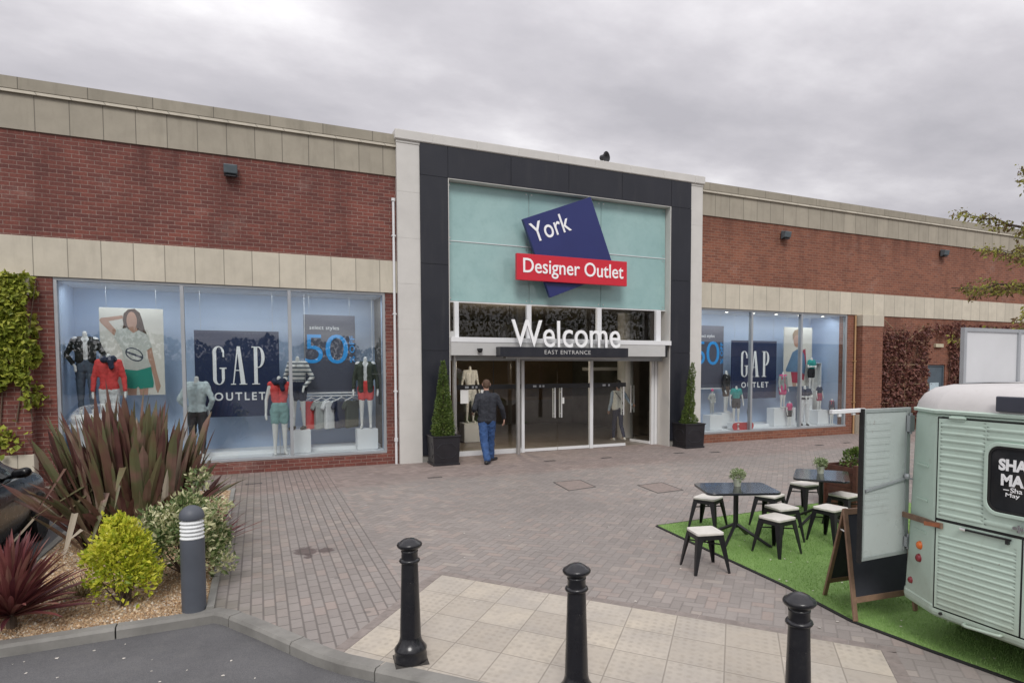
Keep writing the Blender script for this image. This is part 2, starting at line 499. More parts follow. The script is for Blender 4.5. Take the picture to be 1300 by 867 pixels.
def paver_mat():
    m, n, p = newmat('block_paving')
    pos = n.new('ShaderNodeNewGeometry').outputs['Position']
    x, y, z = n.sep(pos)
    # herringbone, laid at 45 degrees
    a = n.m('DIVIDE', n.m('ADD', x, y), .1 * math.sqrt(2)); b = n.m('DIVIDE', n.m('SUBTRACT', y, x), .1 * math.sqrt(2))
    a = n.m('ADD', a, 400.0); b = n.m('ADD', b, 400.0)
    i = n.m('FLOOR', a); j = n.m('FLOOR', b); u = n.m('FRACT', a); v = n.m('FRACT', b)
    k = n.m('MODULO', n.m('ADD', n.m('SUBTRACT', i, j), 4000.0), 4.0)
    is0 = n.m('COMPARE', k, 0.0, .1); is1 = n.m('COMPARE', k, 1.0, .1); is2 = n.m('COMPARE', k, 2.0, .1); is3 = n.m('COMPARE', k, 3.0, .1)
    dl = n.m('ADD', u, is1); dr = n.m('ADD', n.m('SUBTRACT', 1.0, u), is0)
    db = n.m('ADD', v, is2); dt = n.m('ADD', n.m('SUBTRACT', 1.0, v), is3)
    dist = n.m('MINIMUM', n.m('MINIMUM', dl, dr), n.m('MINIMUM', db, dt))
    idv = n.comb(n.m('SUBTRACT', i, is1), n.m('SUBTRACT', j, is2), n.m('GREATER_THAN', k, 1.5))
    wn = n.new('ShaderNodeTexWhiteNoise', noise_dimensions='3D'); n.link(idv, wn.inputs['Vector'])
    jointH = n.mapr(dist, .035, .10, 1, 0); rndH = wn.outputs['Value']
    # stretcher courses running towards the building
    r = n.m('DIVIDE', x, .102); row = n.m('FLOOR', r); fu = n.m('FRACT', r)
    s = n.m('ADD', n.m('DIVIDE', y, .204), n.m('MULTIPLY', n.m('MODULO', n.m('ADD', row, 1000.0), 2.0), .5))
    cell = n.m('FLOOR', s); fv = n.m('FRACT', s)
    d2 = n.m('MINIMUM', n.m('MINIMUM', fu, n.m('SUBTRACT', 1.0, fu)), n.m('MULTIPLY', n.m('MINIMUM', fv, n.m('SUBTRACT', 1.0, fv)), 2.0))
    wn2 = n.new('ShaderNodeTexWhiteNoise', noise_dimensions='2D'); n.link(n.comb(row, cell), wn2.inputs['Vector'])
    jointS = n.mapr(d2, .04, .11, 1, 0)
    zone = n.m('LESS_THAN', x, 1.28)
    joint = n.m('ADD', n.m('MULTIPLY', jointS, zone), n.m('MULTIPLY', jointH, n.m('SUBTRACT', 1.0, zone)))
    rnd = n.m('ADD', n.m('MULTIPLY', wn2.outputs['Value'], zone), n.m('MULTIPLY', rndH, n.m('SUBTRACT', 1.0, zone)))
    col = n.ramp(rnd, [(0, (.26, .232, .212)), (.35, (.30, .269, .248)), (.7, (.322, .29, .268)), (.88, (.35, .285, .252)), (1, (.38, .335, .298))])
    # newer redder blocks near the shop front
    redz = n.mapr(n.m('ADD', y, n.m('MULTIPLY', n.m('SUBTRACT', n.noise(pos, .5, 3), .5), 1.2)), 11.7, 12.2, 0, 1)
    red = n.ramp(rnd, [(0, (.22, .158, .138)), (.5, (.29, .212, .187)), (1, (.35, .27, .24))])
    col = n.mix(n.m('MULTIPLY', redz, .8), col, red)
    # wear and dirt
    big = n.mapr(n.noise(pos, .35, 6, .6), .35, .68, 0, 1)
    col = n.mix(n.m('MULTIPLY', big, .6), col, (.185, .170, .160))
    sp = n.mapr(n.noise(pos, 9, 6, .75), .52, .75, 0, .45)
    col = n.mix(sp, col, (.13, .115, .11))
    col = n.mix(n.mapr(n.noise(pos, 120, 2), .4, .75, 0, .35), col, (.36, .32, .30))
    # green algae along the planting bed kerb
    al = n.m('MULTIPLY', n.mapr(x, -.45, .35, .55, 0), n.mapr(n.noise(pos, 2.5, 4), .35, .6, 0, 1))
    col = n.mix(al, col, (.135, .13, .095))
    # two spilt-drink stains and gum spots
    wob = n.m('MULTIPLY', n.m('SUBTRACT', n.noise(pos, 9, 4, .7), .5), .25)
    for sx, sy, sr in ((.46, 8.06, .13), (.68, 8.0, .09), (.47, 7.82, .05)):
        dd = n.m('SQRT', n.m('ADD', n.m('POWER', n.m('SUBTRACT', x, sx), 2.0), n.m('POWER', n.m('MULTIPLY', n.m('SUBTRACT', y, sy), .75), 2.0)))
        col = n.mix(n.mapr(n.m('ADD', dd, wob), sr * .8, sr * 1.15, .75, 0), col, (.075, .05, .048))
    vo = n.new('ShaderNodeTexVoronoi', feature='F1'); n.link(pos, vo.inputs['Vector']); vo.inputs['Scale'].default_value = 1.6
    col = n.mix(n.mapr(vo.outputs['Distance'], .04, .06, .5, 0), col, (.115, .105, .10))
    vo2 = n.new('ShaderNodeTexVoronoi', feature='F1'); n.link(pos, vo2.inputs['Vector']); vo2.inputs['Scale'].default_value = .9
    col = n.mix(n.mapr(vo2.outputs['Distance'], .02, .03, .55, 0), col, (.42, .40, .38))
    jf = n.m('MULTIPLY', joint, n.m('ADD', n.m('MULTIPLY', zone, .30), n.m('MULTIPLY', n.mapr(n.noise(pos, .6, 4), .38, .62, .55, 1), .36)))
    col = n.mix(jf, col, (.075, .065, .06))
    n.link(col, p.inputs['Base Color'])
    p.inputs['Roughness'].default_value = .82
    h = n.m('ADD', n.m('MULTIPLY', joint, -1.0), n.m('ADD', n.m('MULTIPLY', n.noise(pos, 90, 3), .25), n.m('MULTIPLY', rnd, .35)))
    n.link(n.bump(h, .35, .005), p.inputs['Normal'])
    return m
M_PAVE = paver_mat()

TAC_O = (1.695, 6.507); TAC_U = (.630, -.7766)
def tactile_mat():
    m, n, p = newmat('buff_tactile_slab')
    pos = n.new('ShaderNodeNewGeometry').outputs['Position']
    x, y, z = n.sep(pos)
    dx = n.m('SUBTRACT', x, TAC_O[0]); dy = n.m('SUBTRACT', y, TAC_O[1])
    vx, vy = -.650, -.760; det = TAC_U[0] * vy - TAC_U[1] * vx
    u = n.m('ADD', n.m('MULTIPLY', dx, vy / det), n.m('MULTIPLY', dy, -vx / det))
    v = n.m('ADD', n.m('MULTIPLY', dx, -TAC_U[1] / det), n.m('MULTIPLY', dy, TAC_U[0] / det))
    a = n.m('DIVIDE', n.m('ADD', u, 42.0), .42); b = n.m('DIVIDE', n.m('ADD', v, 44.0), .44)
    fa = n.m('FRACT', a); fb = n.m('FRACT', b)
    d = n.m('MINIMUM', n.m('MINIMUM', fa, n.m('SUBTRACT', 1.0, fa)), n.m('MINIMUM', fb, n.m('SUBTRACT', 1.0, fb)))
    joint = n.mapr(d, .006, .018, 1, 0)
    wn = n.new('ShaderNodeTexWhiteNoise', noise_dimensions='2D'); n.link(n.comb(n.m('FLOOR', a), n.m('FLOOR', b)), wn.inputs['Vector'])
    col = n.ramp(wn.outputs['Value'], [(0, (.44, .39, .325)), (.4, (.49, .44, .37)), (.75, (.52, .47, .40)), (1, (.545, .485, .395))])
    col = n.mix(n.mapr(n.noise(pos, 1.3, 7, .68), .38, .66, 0, .75), col, (.375, .345, .31))
    col = n.mix(n.mapr(n.noise(pos, 11, 5, .7), .5, .75, 0, .4), col, (.28, .24, .19))
    # blister domes, six by six on each slab
    ga = n.m('SUBTRACT', n.m('FRACT', n.m('MULTIPLY', a, 6.0)), .5); gb = n.m('SUBTRACT', n.m('FRACT', n.m('MULTIPLY', b, 6.0)), .5)
    rr = n.m('SQRT', n.m('ADD', n.m('MULTIPLY', ga, ga), n.m('MULTIPLY', gb, gb)))
    dome = n.mapr(rr, .16, .36, 1, 0)
    ring = n.m('MULTIPLY', n.mapr(rr, .26, .32, 0, 1), n.mapr(rr, .34, .42, 1, 0))
    worn = n.mapr(n.noise(pos, 2.2, 3), .35, .62, .1, 1)
    col = n.mix(n.m('MULTIPLY', n.m('MULTIPLY', dome, worn), .34), col, (.27, .235, .195))
    col = n.mix(n.m('MULTIPLY', joint, .6), col, (.17, .15, .125))
    n.link(col, p.inputs['Base Color'])
    p.inputs['Roughness'].default_value = .85
    h = n.m('ADD', n.m('MULTIPLY', n.m('MULTIPLY', dome, worn), 1.0), n.m('ADD', n.m('MULTIPLY', joint, -1.0), n.m('MULTIPLY', n.noise(pos, 80, 3), .3)))
    n.link(n.bump(h, .35, .004), p.inputs['Normal'])
    return m
M_TACT = tactile_mat()

def asphalt_mat():
    m, n, p = newmat('asphalt')
    pos = n.new('ShaderNodeNewGeometry').outputs['Position']
    f = n.mapr(n.noise(pos, 140, 3, .7), .3, .75, 0, 1)
    col = n.mix(f, (.085, .085, .09), (.20, .198, .20))
    col = n.mix(n.mapr(n.noise(pos, .8, 6, .65), .35, .7, 0, .6), col, (.062, .062, .067))
    col = n.mix(n.mapr(n.noise(pos, 5, 5, .65), .5, .75, 0, .35), col, (.18, .175, .17))
    n.link(col, p.inputs['Base Color'])
    p.inputs['Roughness'].default_value = .85
    n.link(n.bump(n.noise(pos, 160, 3, .7), .7, .006), p.inputs['Normal'])
    return m
M_ASPH = asphalt_mat()
M_KERB = mk('kerb_concrete', (.235, .228, .21), .9, var=.22, vs=3, bump=.35, bs=70, pos=True, grime=.45)
M_EDGING = mk('edging_concrete', (.26, .255, .235), .9, var=.2, vs=3, bump=.35, bs=70, pos=True, grime=.4)

def gravel_mat(name='golden_gravel'):
    m, n, p = newmat(name)
    g = n.new('ShaderNodeNewGeometry')
    pos = g.outputs['Position']
    vo = n.new('ShaderNodeTexVoronoi', feature='F1'); n.link(pos, vo.inputs['Vector']); vo.inputs['Scale'].default_value = 34
    vo.inputs['Randomness'].default_value = 1
    r, gg, b = n.sep(vo.outputs['Color'])
    rnd = n.m('FRACT', n.m('ADD', r, g.outputs['Random Per Island']))
    col = n.ramp(rnd, [(0, (.27, .155, .08)), (.18, (.46, .29, .15)), (.5, (.62, .43, .25)), (.78, (.70, .53, .34)), (.92, (.80, .70, .55)), (1, (.85, .82, .75))])
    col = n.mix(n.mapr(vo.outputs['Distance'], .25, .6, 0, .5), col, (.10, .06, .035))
    col = n.mix(n.mapr(n.noise(pos, 1.6, 4), .45, .7, 0, .4), col, (.19, .12, .07))
    n.link(col, p.inputs['Base Color'])
    p.inputs['Roughness'].default_value = .8
    n.link(n.bump(vo.outputs['Distance'], .9, -.012), p.inputs['Normal'])
    return m
M_GRAVEL = gravel_mat()

def leaf_mat(name, stops, rough=.45, trans=.25, spec=.4):
    m, n, p = newmat(name)
    g = n.new('ShaderNodeNewGeometry')
    f = n.m('ADD', n.m('MULTIPLY', g.outputs['Random Per Island'], .7), n.m('MULTIPLY', n.mapr(n.noise(g.outputs['Position'], 4, 2), .3, .7, 0, 1), .3))
    col = n.ramp(f, stops)
    n.link(col, p.inputs['Base Color'])
    p.inputs['Roughness'].default_value = rough
    p.inputs['Specular IOR Level'].default_value = spec
    t = n.new('ShaderNodeBsdfTranslucent'); n.link(col, t.inputs[0])
    mx = n.new('ShaderNodeMixShader'); mx.inputs[0].default_value = trans
    out = n.n['Material Output']
    n.link(p.outputs[0], mx.inputs[1]); n.link(t.outputs[0], mx.inputs[2]); n.link(mx.outputs[0], out.inputs[0])
    return m

M_BARK = mk('bark', (.075, .055, .042), .9, var=.35, vs=12, bump=.6, bs=40)
M_STEM = mk('woody_stem', (.12, .085, .06), .9, var=.3, vs=12)

# ------------------------------------------------------------------ sky and light
W = bpy.data.worlds.new('World'); S.world = W; W.use_nodes = True
n = NT(W.node_tree); n.n.clear()
out = n.new('ShaderNodeOutputWorld')
sun_el, sun_az = R(44), R(200)          # azimuth measured from +Y towards +X
sky = n.new('ShaderNodeTexSky', sky_type='NISHITA', sun_disc=False)
sky.sun_elevation = sun_el; sky.sun_rotation = sun_az
bg1 = n.new('ShaderNodeBackground'); bg1.inputs[1].default_value = .10; n.link(sky.outputs[0], bg1.inputs[0])
tc = n.new('ShaderNodeTexCoord')
x, y, z = n.sep(tc.outputs['Generated'])
zc = n.m('MAXIMUM', z, 0.0)
den = n.m('ADD', zc, .16)
cv = n.comb(n.m('DIVIDE', x, den), n.m('MULTIPLY', n.m('DIVIDE', y, den), 1.35), 3.7)
f1 = n.noise(cv, .85, 9, .56)
f2 = n.noise(cv, .33, 4, .5)
f = n.m('ADD', n.m('MULTIPLY', f1, .72), n.m('MULTIPLY', f2, .28))
cl = n.ramp(f, [(.36, (.40, .39, .42)), (.44, (.49, .475, .505)), (.50, (.605, .588, .615)), (.545, (.73, .715, .735)), (.59, (.88, .87, .88)), (.66, (1.0, .99, .99))])
lift = n.mapr(zc, .05, 1.0, .86, 1.6)
below = n.mapr(z, -.06, 0.0, .3, 1.0)
bg2 = n.new('ShaderNodeBackground'); n.link(cl, bg2.inputs[0])
n.link(n.m('MULTIPLY', lift, below), bg2.inputs[1])
mx = n.new('ShaderNodeMixShader'); mx.inputs[0].default_value = .975
n.link(bg1.outputs[0], mx.inputs[1]); n.link(bg2.outputs[0], mx.inputs[2])
n.link(mx.outputs[0], out.inputs[0])

sl = bpy.data.lights.new('sun', 'SUN'); sl.energy = 1.5; sl.angle = R(22); sl.color = (1, .97, .93)
so = bpy.data.objects.new('sun', sl); COL.objects.link(so)
dirv = Vector((math.sin(sun_az) * math.cos(sun_el), math.cos(sun_az) * math.cos(sun_el), math.sin(sun_el)))
so.rotation_euler = dirv.to_track_quat('Z', 'Y').to_euler()
so.location = dirv * 60

# ------------------------------------------------------------------ ground
KX = [(-14, 6.33), (-1.85, 6.33), (-.60, 6.36), (-.40, 6.37), (-.33, 6.30), (-.09, 5.90), (.35, 5.12), (.50, 4.91), (1.10, 4.25), (1.75, 3.53), (3.2, 1.9), (5.0, -.1), (7, -2.4), (10, -6), (14, -11)]

def offset_path(P, d):
    out = []
    for i, p in enumerate(P):
        a = Vector(P[max(i - 1, 0)]); b = Vector(P[min(i + 1, len(P) - 1)])
        t = (b - a).normalized(); nrm = Vector((-t.y, t.x))
        out.append((p[0] + nrm.x * d, p[1] + nrm.y * d))
    return out
KB = offset_path(KX, .125)     # inner line of the kerb

b = MB(); b.face([(-400, -400, -.09), (400, -400, -.09), (400, 400, -.09), (-400, 400, -.09)])
struct(b.build('road', M_ASPH))

# pavement: one slab from the kerb line to the building
i0 = 3
poly = [(-.44, 12.66), (-.44, 6.46)] + KB[4:] + [(40, -11), (40, 30), (-16, 30), (-16, 12.66)]
b = MB(); b.prism(poly[::-1], -.3, 0.0)
struct(b.build('pavement', M_PAVE))

# kerbs: stones of about 0.9 m with open joints
b = MB()
def kerb_run(b, P, Q, top=.006, bot=-.28, step=.92):
    L = [0]
    for i in range(1, len(P)): L.append(L[-1] + (Vector(P[i]) - Vector(P[i - 1])).length)
    def at(P, t):
        for i in range(1, len(P)):
            if t <= L[i] or i == len(P) - 1:
                f = (t - L[i - 1]) / (L[i] - L[i - 1])
                return Vector(P[i - 1]).lerp(Vector(P[i]), min(1, max(0, f)))
    t = 0
    while t < L[-1] - .05:
        e = min(t + step, L[-1])
        cuts = [t + .006] + [l for l in L if t + .03 < l < e - .03] + [e - .006]
        for a, c in zip(cuts[:-1], cuts[1:]):
            p0, p1, q0, q1 = at(P, a), at(P, c), at(Q, a), at(Q, c)
            r0 = p0.lerp(q0, .14); r1 = p1.lerp(q1, .14)
            # battered face with a chamfered arris
            sec0 = [(p0.x, p0.y, bot), (p0.x, p0.y, top - .025), (r0.x, r0.y, top), (q0.x, q0.y, top), (q0.x, q0.y, bot)]
            sec1 = [(p1.x, p1.y, bot), (p1.x, p1.y, top - .025), (r1.x, r1.y, top), (q1.x, q1.y, top), (q1.x, q1.y, bot)]
            b.mesh(sec0 + sec1, [(k, (k + 1) % 5, 5 + (k + 1) % 5, 5 + k) for k in range(5)] + [(4, 3, 2, 1, 0), (5, 6, 7, 8, 9)])
        t = e
kerb_run(b, KX, KB)
struct(b.build('kerb', M_KERB))
b = MB()
kerb_run(b, [(-.47, 6.47), (-.47, 12.62)], [(-.40, 6.47), (-.40, 12.62)], top=.03)
kerb_run(b, [(-.47, 12.62), (-2.3, 12.62)], [(-.47, 12.69), (-2.3, 12.69)], top=.03)
kerb_run(b, [(-2.3, 12.62), (-16, 12.62)], [(-2.3, 12.75), (-16, 12.75)], top=.03)
kerb_run(b, [(-2.25, 7.35), (-2.25, 12.6)], [(-2.33, 7.35), (-2.33, 12.6)], top=.03)
kerb_run(b, [(-2.25, 7.35), (-14, 7.35)], [(-2.25, 7.43), (-14, 7.43)], top=.03)
struct(b.build('bed_edging', M_EDGING))

# planting bed with gravel mulch
b = MB()
bed = []
nx, ny = 70, 90
def bedz(x, y):
    e = min(max(0, min(-.47 - x, y - 6.46, x + 14)) / .5, 1)
    return .0 + e * (.02 + .05 * noise.noise((x * 1.1, y * 1.1, 1)) + .03 * noise.noise((x * 3, y * 3, 5)))
def grid(b, x0, x1, y0, y1, nx, ny, zf):
    vs = [(x0 + (x1 - x0) * i / nx, y0 + (y1 - y0) * j / ny, zf(x0 + (x1 - x0) * i / nx, y0 + (y1 - y0) * j / ny)) for j in range(ny + 1) for i in range(nx + 1)]
    b.mesh(vs, [(j * (nx + 1) + i, j * (nx + 1) + i + 1, (j + 1) * (nx + 1) + i + 1, (j + 1) * (nx + 1) + i) for j in range(ny) for i in range(nx)])
grid(b, -2.25, -.47, 6.455, 12.62, 50, 120, bedz)
grid(b, -8, -2.2501, 6.455, 7.35, 90, 24, bedz)
rg = random.Random(3)
for k in range(15000):
    x = rg.uniform(-2.6, -.49); y = 6.47 + (rg.random() ** 1.4) * 4.0
    if x < -2.2 and y > 7.3: continue
    z = bedz(x, y)
    s = rg.uniform(.010, .026)
    a = rg.uniform(0, 6.28); t = [Vector((math.cos(a + q) * s * rg.uniform(.7, 1.2), math.sin(a + q) * s * rg.uniform(.6, 1.0), 0)) for q in (0, 1.6, 3.1, 4.7)]
    c = Vector((x, y, z)); h = s * rg.uniform(.5, 1.0)
    tip = c + Vector((rg.uniform(-.3, .3) * s, rg.uniform(-.3, .3) * s, h))
    base = [c + q - Vector((0, 0, .003)) for q in t]
    b.mesh(base + [tip], [(0, 1, 4), (1, 2, 4), (2, 3, 4), (3, 0, 4)])
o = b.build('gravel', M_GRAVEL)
tag(o, 'golden gravel mulch covering the raised planting bed', 'gravel', kind='stuff')

# tactile paving at the crossing, 4 mm above the blocks, with a header course round it
U = Vector((TAC_U[0], TAC_U[1])); V = Vector((TAC_U[1], -TAC_U[0]))
A = Vector(TAC_O); Bc = A + U * 4.12; Dd = Vector((.54, 5.04)); Cc = Bc + Vector((-.650, -.760)) * 1.75
b = MB(); b.prism([tuple(A), tuple(Dd), tuple(Dd + U * .8 + V * .05), tuple(Cc), tuple(Bc)], -.02, .004)
struct(b.build('tactile_paving', M_TACT))
M_HEADER = mk('header_blocks', (.265, .228, .208), .85, var=.2, vs=9, bump=.4, bs=90, pos=True, grime=.3)
b = MB()
def header(b, p, q, w, side):
    d = (q - p); Ln = d.length; d.normalize(); nrm = Vector((-d.y, d.x)) * side
    k = 0.0
    while k < Ln - .02:
        e = min(k + .2, Ln)
        c = [p + d * (k + .004), p + d * (e - .004), p + d * (e - .004) + nrm * w, p + d * (k + .004) + nrm * w]
        if side < 0: c = c[::-1]
        b.prism([tuple(v) for v in c], -.02, .003); k = e
header(b, A - U * .11, Bc + U * .11, .1, 1)
header(b, Bc + U * .006, Bc + U * .006 + Vector((-.650, -.760)) * 1.75, .1, 1)
header(b, A - U * .006, Dd - U * .006, .1, -1)
struct(b.build('paving_header_course', M_HEADER))

# recessed covers and drain slots
M_COVER = mk('cover_infill', (.27, .222, .20), .85, var=.2, vs=12, bump=.3, bs=60, pos=True)
M_IRON = mk('cast_iron', (.05, .048, .047), .7, var=.3, vs=10)
for q, lab in ((((4.955, 10.84), (5.535, 10.84), (5.467, 10.08), (4.86, 9.97)), 'recessed block filled inspection cover in front of the doors, nearer the planters'),
               (((6.215, 9.89), (6.80, 9.96), (6.716, 9.16), (6.148, 9.12)), 'recessed block filled inspection cover closest to the seating')):
    c = Vector((sum(p[0] for p in q) / 4, sum(p[1] for p in q) / 4, 0))
    t = thing('inspection_cover', lab, 'manhole cover', c, 0, 'inspection covers in the paving')
    q = [Vector((p[0], p[1])) for p in q]; c2 = c.to_2d()
    f = MB()
    for k in range(4):
        a, e = q[k], q[(k + 1) % 4]
        ai, ei = a.lerp(c2, .07), e.lerp(c2, .07)
        f.prism([tuple(p) for p in (a, e, ei, ai)][::-1], -.02, .004)
    f.build('frame', M_IRON, t)
    f = MB(); f.prism([tuple(p.lerp(c2, .075)) for p in q][::-1], -.02, .0035); f.build('infill', M_COVER, t)
for (x, y), lab in (((-.11, 13.08), 'small iron drain grate below the large window left of the doors'), ((3.08, 12.29), 'small iron drain grate in front of the pale left pier'),
                    ((6.0, 13.29), 'small iron drain grate before the tall steel column'), ((7.41, 13.16), 'small iron drain grate before the middle doors'),
                    ((9.45, 13.1), 'small iron drain grate just left of the planter by the right pier'), ((10.36, 12.82), 'small iron drain grate in front of the right hand planter'),
                    ((13.85, 12.73), 'small iron drain grate below the children display'), ((14.97, 12.78), 'small iron drain grate closest to the brick pilaster')):
    t = thing('drain_grate', lab, 'drain', (x, y, 0), 0, 'drain grates along the shop front')
    f = MB()
    f.box(x - .14, x + .14, y - .05, y - .038, -.02, .004); f.box(x - .14, x + .14, y + .038, y + .05, -.02, .004)
    for k in range(9): f.box(x - .132 + k * .032, x - .118 + k * .032, y - .0379, y + .0379, -.02, .0035)
    f.build('grating', M_IRON, t)

def multi(name, boxes, mat, parent, bevel=0.0):
    for q in boxes:
        b = MB(); b.box(*q); o = b.build(name, mat, parent, bevel=bevel)
    return o
# ------------------------------------------------------------------ the outlet building
bld = thing('outlet_building', 'long red brick retail building with pale stone bands and a charcoal framed glass entrance', 'building', (7, 14.43, 0))
YF = 14.43
b = MB()   # upper and lower brickwork, left wing
b.box(-16, 2.81, YF, 14.75, 4.473, 6.31)
b.box(-16, -3.30, YF, 14.75, -.05, 3.779)
b.box(2.552, 2.81, YF, 14.75, .25, 3.779)
b.box(-3.30, 2.81, YF, 14.75, -.05, .25)
b.build('brick_wall', M_BRICK, bld)
b = MB()   # right wing
b.box(11.03, 44, YF, 14.75, 4.473, 6.31)
b.box(16.825, 20.73, YF, 14.75, .25, 3.779)
b.box(11.03, 20.73, YF, 14.75, -.05, .25)
b.box(20.73, 21.65, YF, 14.75, 2.2, 3.779)
b.box(21.65, 44, YF, 14.75, -.05, 3.779)
b.build('brick_wall', M_BRICK2, bld)
for x0, x1 in ((-16, 2.809), (11.031, 44)):
    b = MB(); b.box(x0, x1, YF - .03, 14.75, 6.31, 6.924); b.build('stone_band', M_STONE_UP, bld)
    b = MB(); b.box(x0, x1, YF - .03, 14.75, 3.779, 4.473); b.build('stone_band', M_STONE_LOW, bld)
    b = MB(); b.hexa([(x0, YF - .085, 6.925), (x1, YF - .085, 6.925), (x1, 14.75, 6.925), (x0, 14.75, 6.925)],
                     [(x0, YF - .040, 6.995), (x1, YF - .040, 6.995), (x1, 14.75, 6.995), (x0, 14.75, 6.995)])
    b.build('moulding', M_MOULD, bld)
    b = MB(); b.box(x0, x1, YF - .055, 14.85, 6.995, 7.20)
    b.mesh([(x0, YF - .055, 7.20), (x1, YF - .055, 7.20), (x1, 14.85, 7.20), (x0, 14.85, 7.20), (x0, YF + .1, 7.225), (x1, YF + .1, 7.225), (x1, 14.7, 7.225), (x0, 14.7, 7.225)],
           [(0, 1, 5, 4), (1, 2, 6, 5), (2, 3, 7, 6), (3, 0, 4, 7), (4, 5, 6, 7)])
    b.build('coping', M_COPING, bld)
b = MB(); b.box(-16, 44, 14.86, 42, 6.6, 6.8); b.box(-16, 44, 41.7, 42, -.05, 6.6); b.box(-16, -15.7, 14.86, 41.7, -.05, 6.6); b.box(43.7, 44, 14.86, 41.7, -.05, 6.6)
b.build('roof', M_DARKROOF, bld)

# pale entrance piers, joined by a coping
for x0, x1 in ((2.81, 3.308), (10.636, 11.03)):
    b = MB()
    zs = [-.05, .98, 1.98, 2.98, 3.98, 4.98, 5.98, 7.02]
    for za, zb in zip(zs[:-1], zs[1:]): b.box(x0, x1, 14.30, 14.80, za + .0025, zb - .0025)
    b.box(x0 + .004, x1 - .004, 14.304, 14.80, -.04, 7.0)
    b.build('entrance_pier', M_PIER, bld)
b = MB()
b.box(2.80, 11.04, 14.285, 14.80, 7.02, 7.085)
xs = [2.77] + [3.6 + 1.02 * k for k in range(8)] + [11.07]
for xa, xb in zip(xs[:-1], xs[1:]): b.box(xa + .003, xb - .003, 14.24, 14.84, 7.09, 7.29)
b.box(2.78, 11.06, 14.25, 14.83, 7.08, 7.28)
b.build('entrance_coping', M_PIER, bld, bevel=.012)
# charcoal cladding frame: flat panels with open joints over a dark backing
b = MB()
for x0, x1 in ((3.311, 3.94), (9.985, 10.633)):
    zs = [.16, 2.52, 4.45, 6.385]
    for za, zb in zip(zs[:-1], zs[1:]): b.box(x0, x1, 14.27, 14.50, za + .005, zb - .005)
    b.box(x0 + .01, x1 - .01, 14.285, 14.50, .16, 6.39)
xs = [3.311, 3.94, 5.45, 6.96, 8.47, 9.985, 10.633]
for xa, xb in zip(xs[:-1], xs[1:]): b.box(xa + .005, xb - .005, 14.27, 14.50, 6.39, 7.078)
b.box(3.32, 10.62, 14.285, 14.50, 6.391, 7.07)
b.build('cladding_frame', M_CLAD, bld)
multi('cladding_base', [(3.311, 3.935, 14.31, 14.50, -.05, .155), (9.99, 10.633, 14.31, 14.50, -.05, .155)], M_KERB, bld)
# light grey lining of the recess
multi('recess_lining', [(9.965, 9.984, 14.275, 14.98, -.02, 6.384), (3.941, 3.96, 14.275, 14.98, -.02, 6.384), (3.961, 9.964, 14.275, 14.55, 6.37, 6.384)], M_PIER, bld)
# teal glass panels
gx = [3.965, 5.996, 7.986, 9.96]; gz = [3.668, 5.042, 6.366]
for i in range(3):
    for j in range(2):
        b = MB(); b.box(gx[i] + .006, gx[i + 1] - .006, 14.505, 14.525, gz[j] + .008, gz[j + 1] - .008)
        o = b.build('glass_panel', M_TEAL, bld, bevel=.002)
        for cx in (gx[i] + .07, gx[i + 1] - .07):
            for cz in (gz[j] + .07, gz[j + 1] - .07):
                f = MB(); f.cyl((cx, 14.505, cz), (cx, 14.496, cz), .018, n=10); f.build('fixing', M_STEEL, o)
b = MB(); b.box(3.962, 9.963, 14.53, 14.60, 3.66, 6.369)
b.build('panel_backing', M_LGREY, bld)
multi('glazing_rail', [(3.963, 9.962, 14.49, 14.515, 5.034, 5.050), (3.963, 9.962, 14.48, 14.62, 3.642, 3.666)], M_WHITE, bld)
# clerestory
for x0, x1 in ((4.10, 4.205), (5.90, 6.015), (7.83, 7.955), (9.62, 9.765)):
    b = MB(); b.box(x0, x1, 14.40, 14.50, 2.833, 3.64); b.build('post', M_WHITE, bld, bevel=.004)
px = [3.962, 5.955, 7.89, 9.963]
for i in range(3):
    b = MB(); b.box(px[i] + .002, px[i + 1] - .002, 14.74, 14.752, 2.835, 3.64); b.build('clerestory_pane', M_GLASSDARK, bld)
b = MB(); b.box(3.962, 4.10, 14.38, 14.50, 2.833, 2.97); b.build('post_foot', M_LGREY, bld)
b = MB(); b.box(3.962, 9.963, 14.19, 14.90, 2.715, 2.83); b.build('header_flashing', M_WHITE, bld, bevel=.006)
b = MB(); b.box(3.962, 9.775, 14.20, 14.98, 2.417, 2.712); hb = b.build('header_beam', M_LGREY, bld)
b = MB(); b.box(9.778, 9.84, 14.19, 14.40, 2.40, 2.70); b.build('end_cap', M_BLACK, hb)
b = MB(); b.lathe([(.001, -.075), (.03, -.07), (.05, -.05), (.062, -.02), (.062, .0)], (4.62, 14.13, 2.55), 16); b.box(4.57, 4.67, 14.09, 14.20, 2.55, 2.575)
b.build('camera_dome', M_BLACK, hb, smooth=False)
b = MB(); b.box(3.965, 9.96, 14.62, 14.98, 2.30, 2.415); b.build('soffit_beam', M_ALU, bld)
b = MB(); b.box(5.03, 8.45, 13.90, 14.198, 2.385, 2.615); cn = b.build('entrance_canopy', M_CLAD, bld, bevel=.006)
b = MB(); b.box(5.2, 8.3, 14.0, 14.19, 2.345, 2.383); b.build('canopy_soffit', M_LGREY, cn)
text('EAST ENTRANCE', (6.14, 7.37, -.045, .05), facing(0, 13.8985, 2.497), M_LGREY, parent=cn, thick=.006, spacing=1.15)
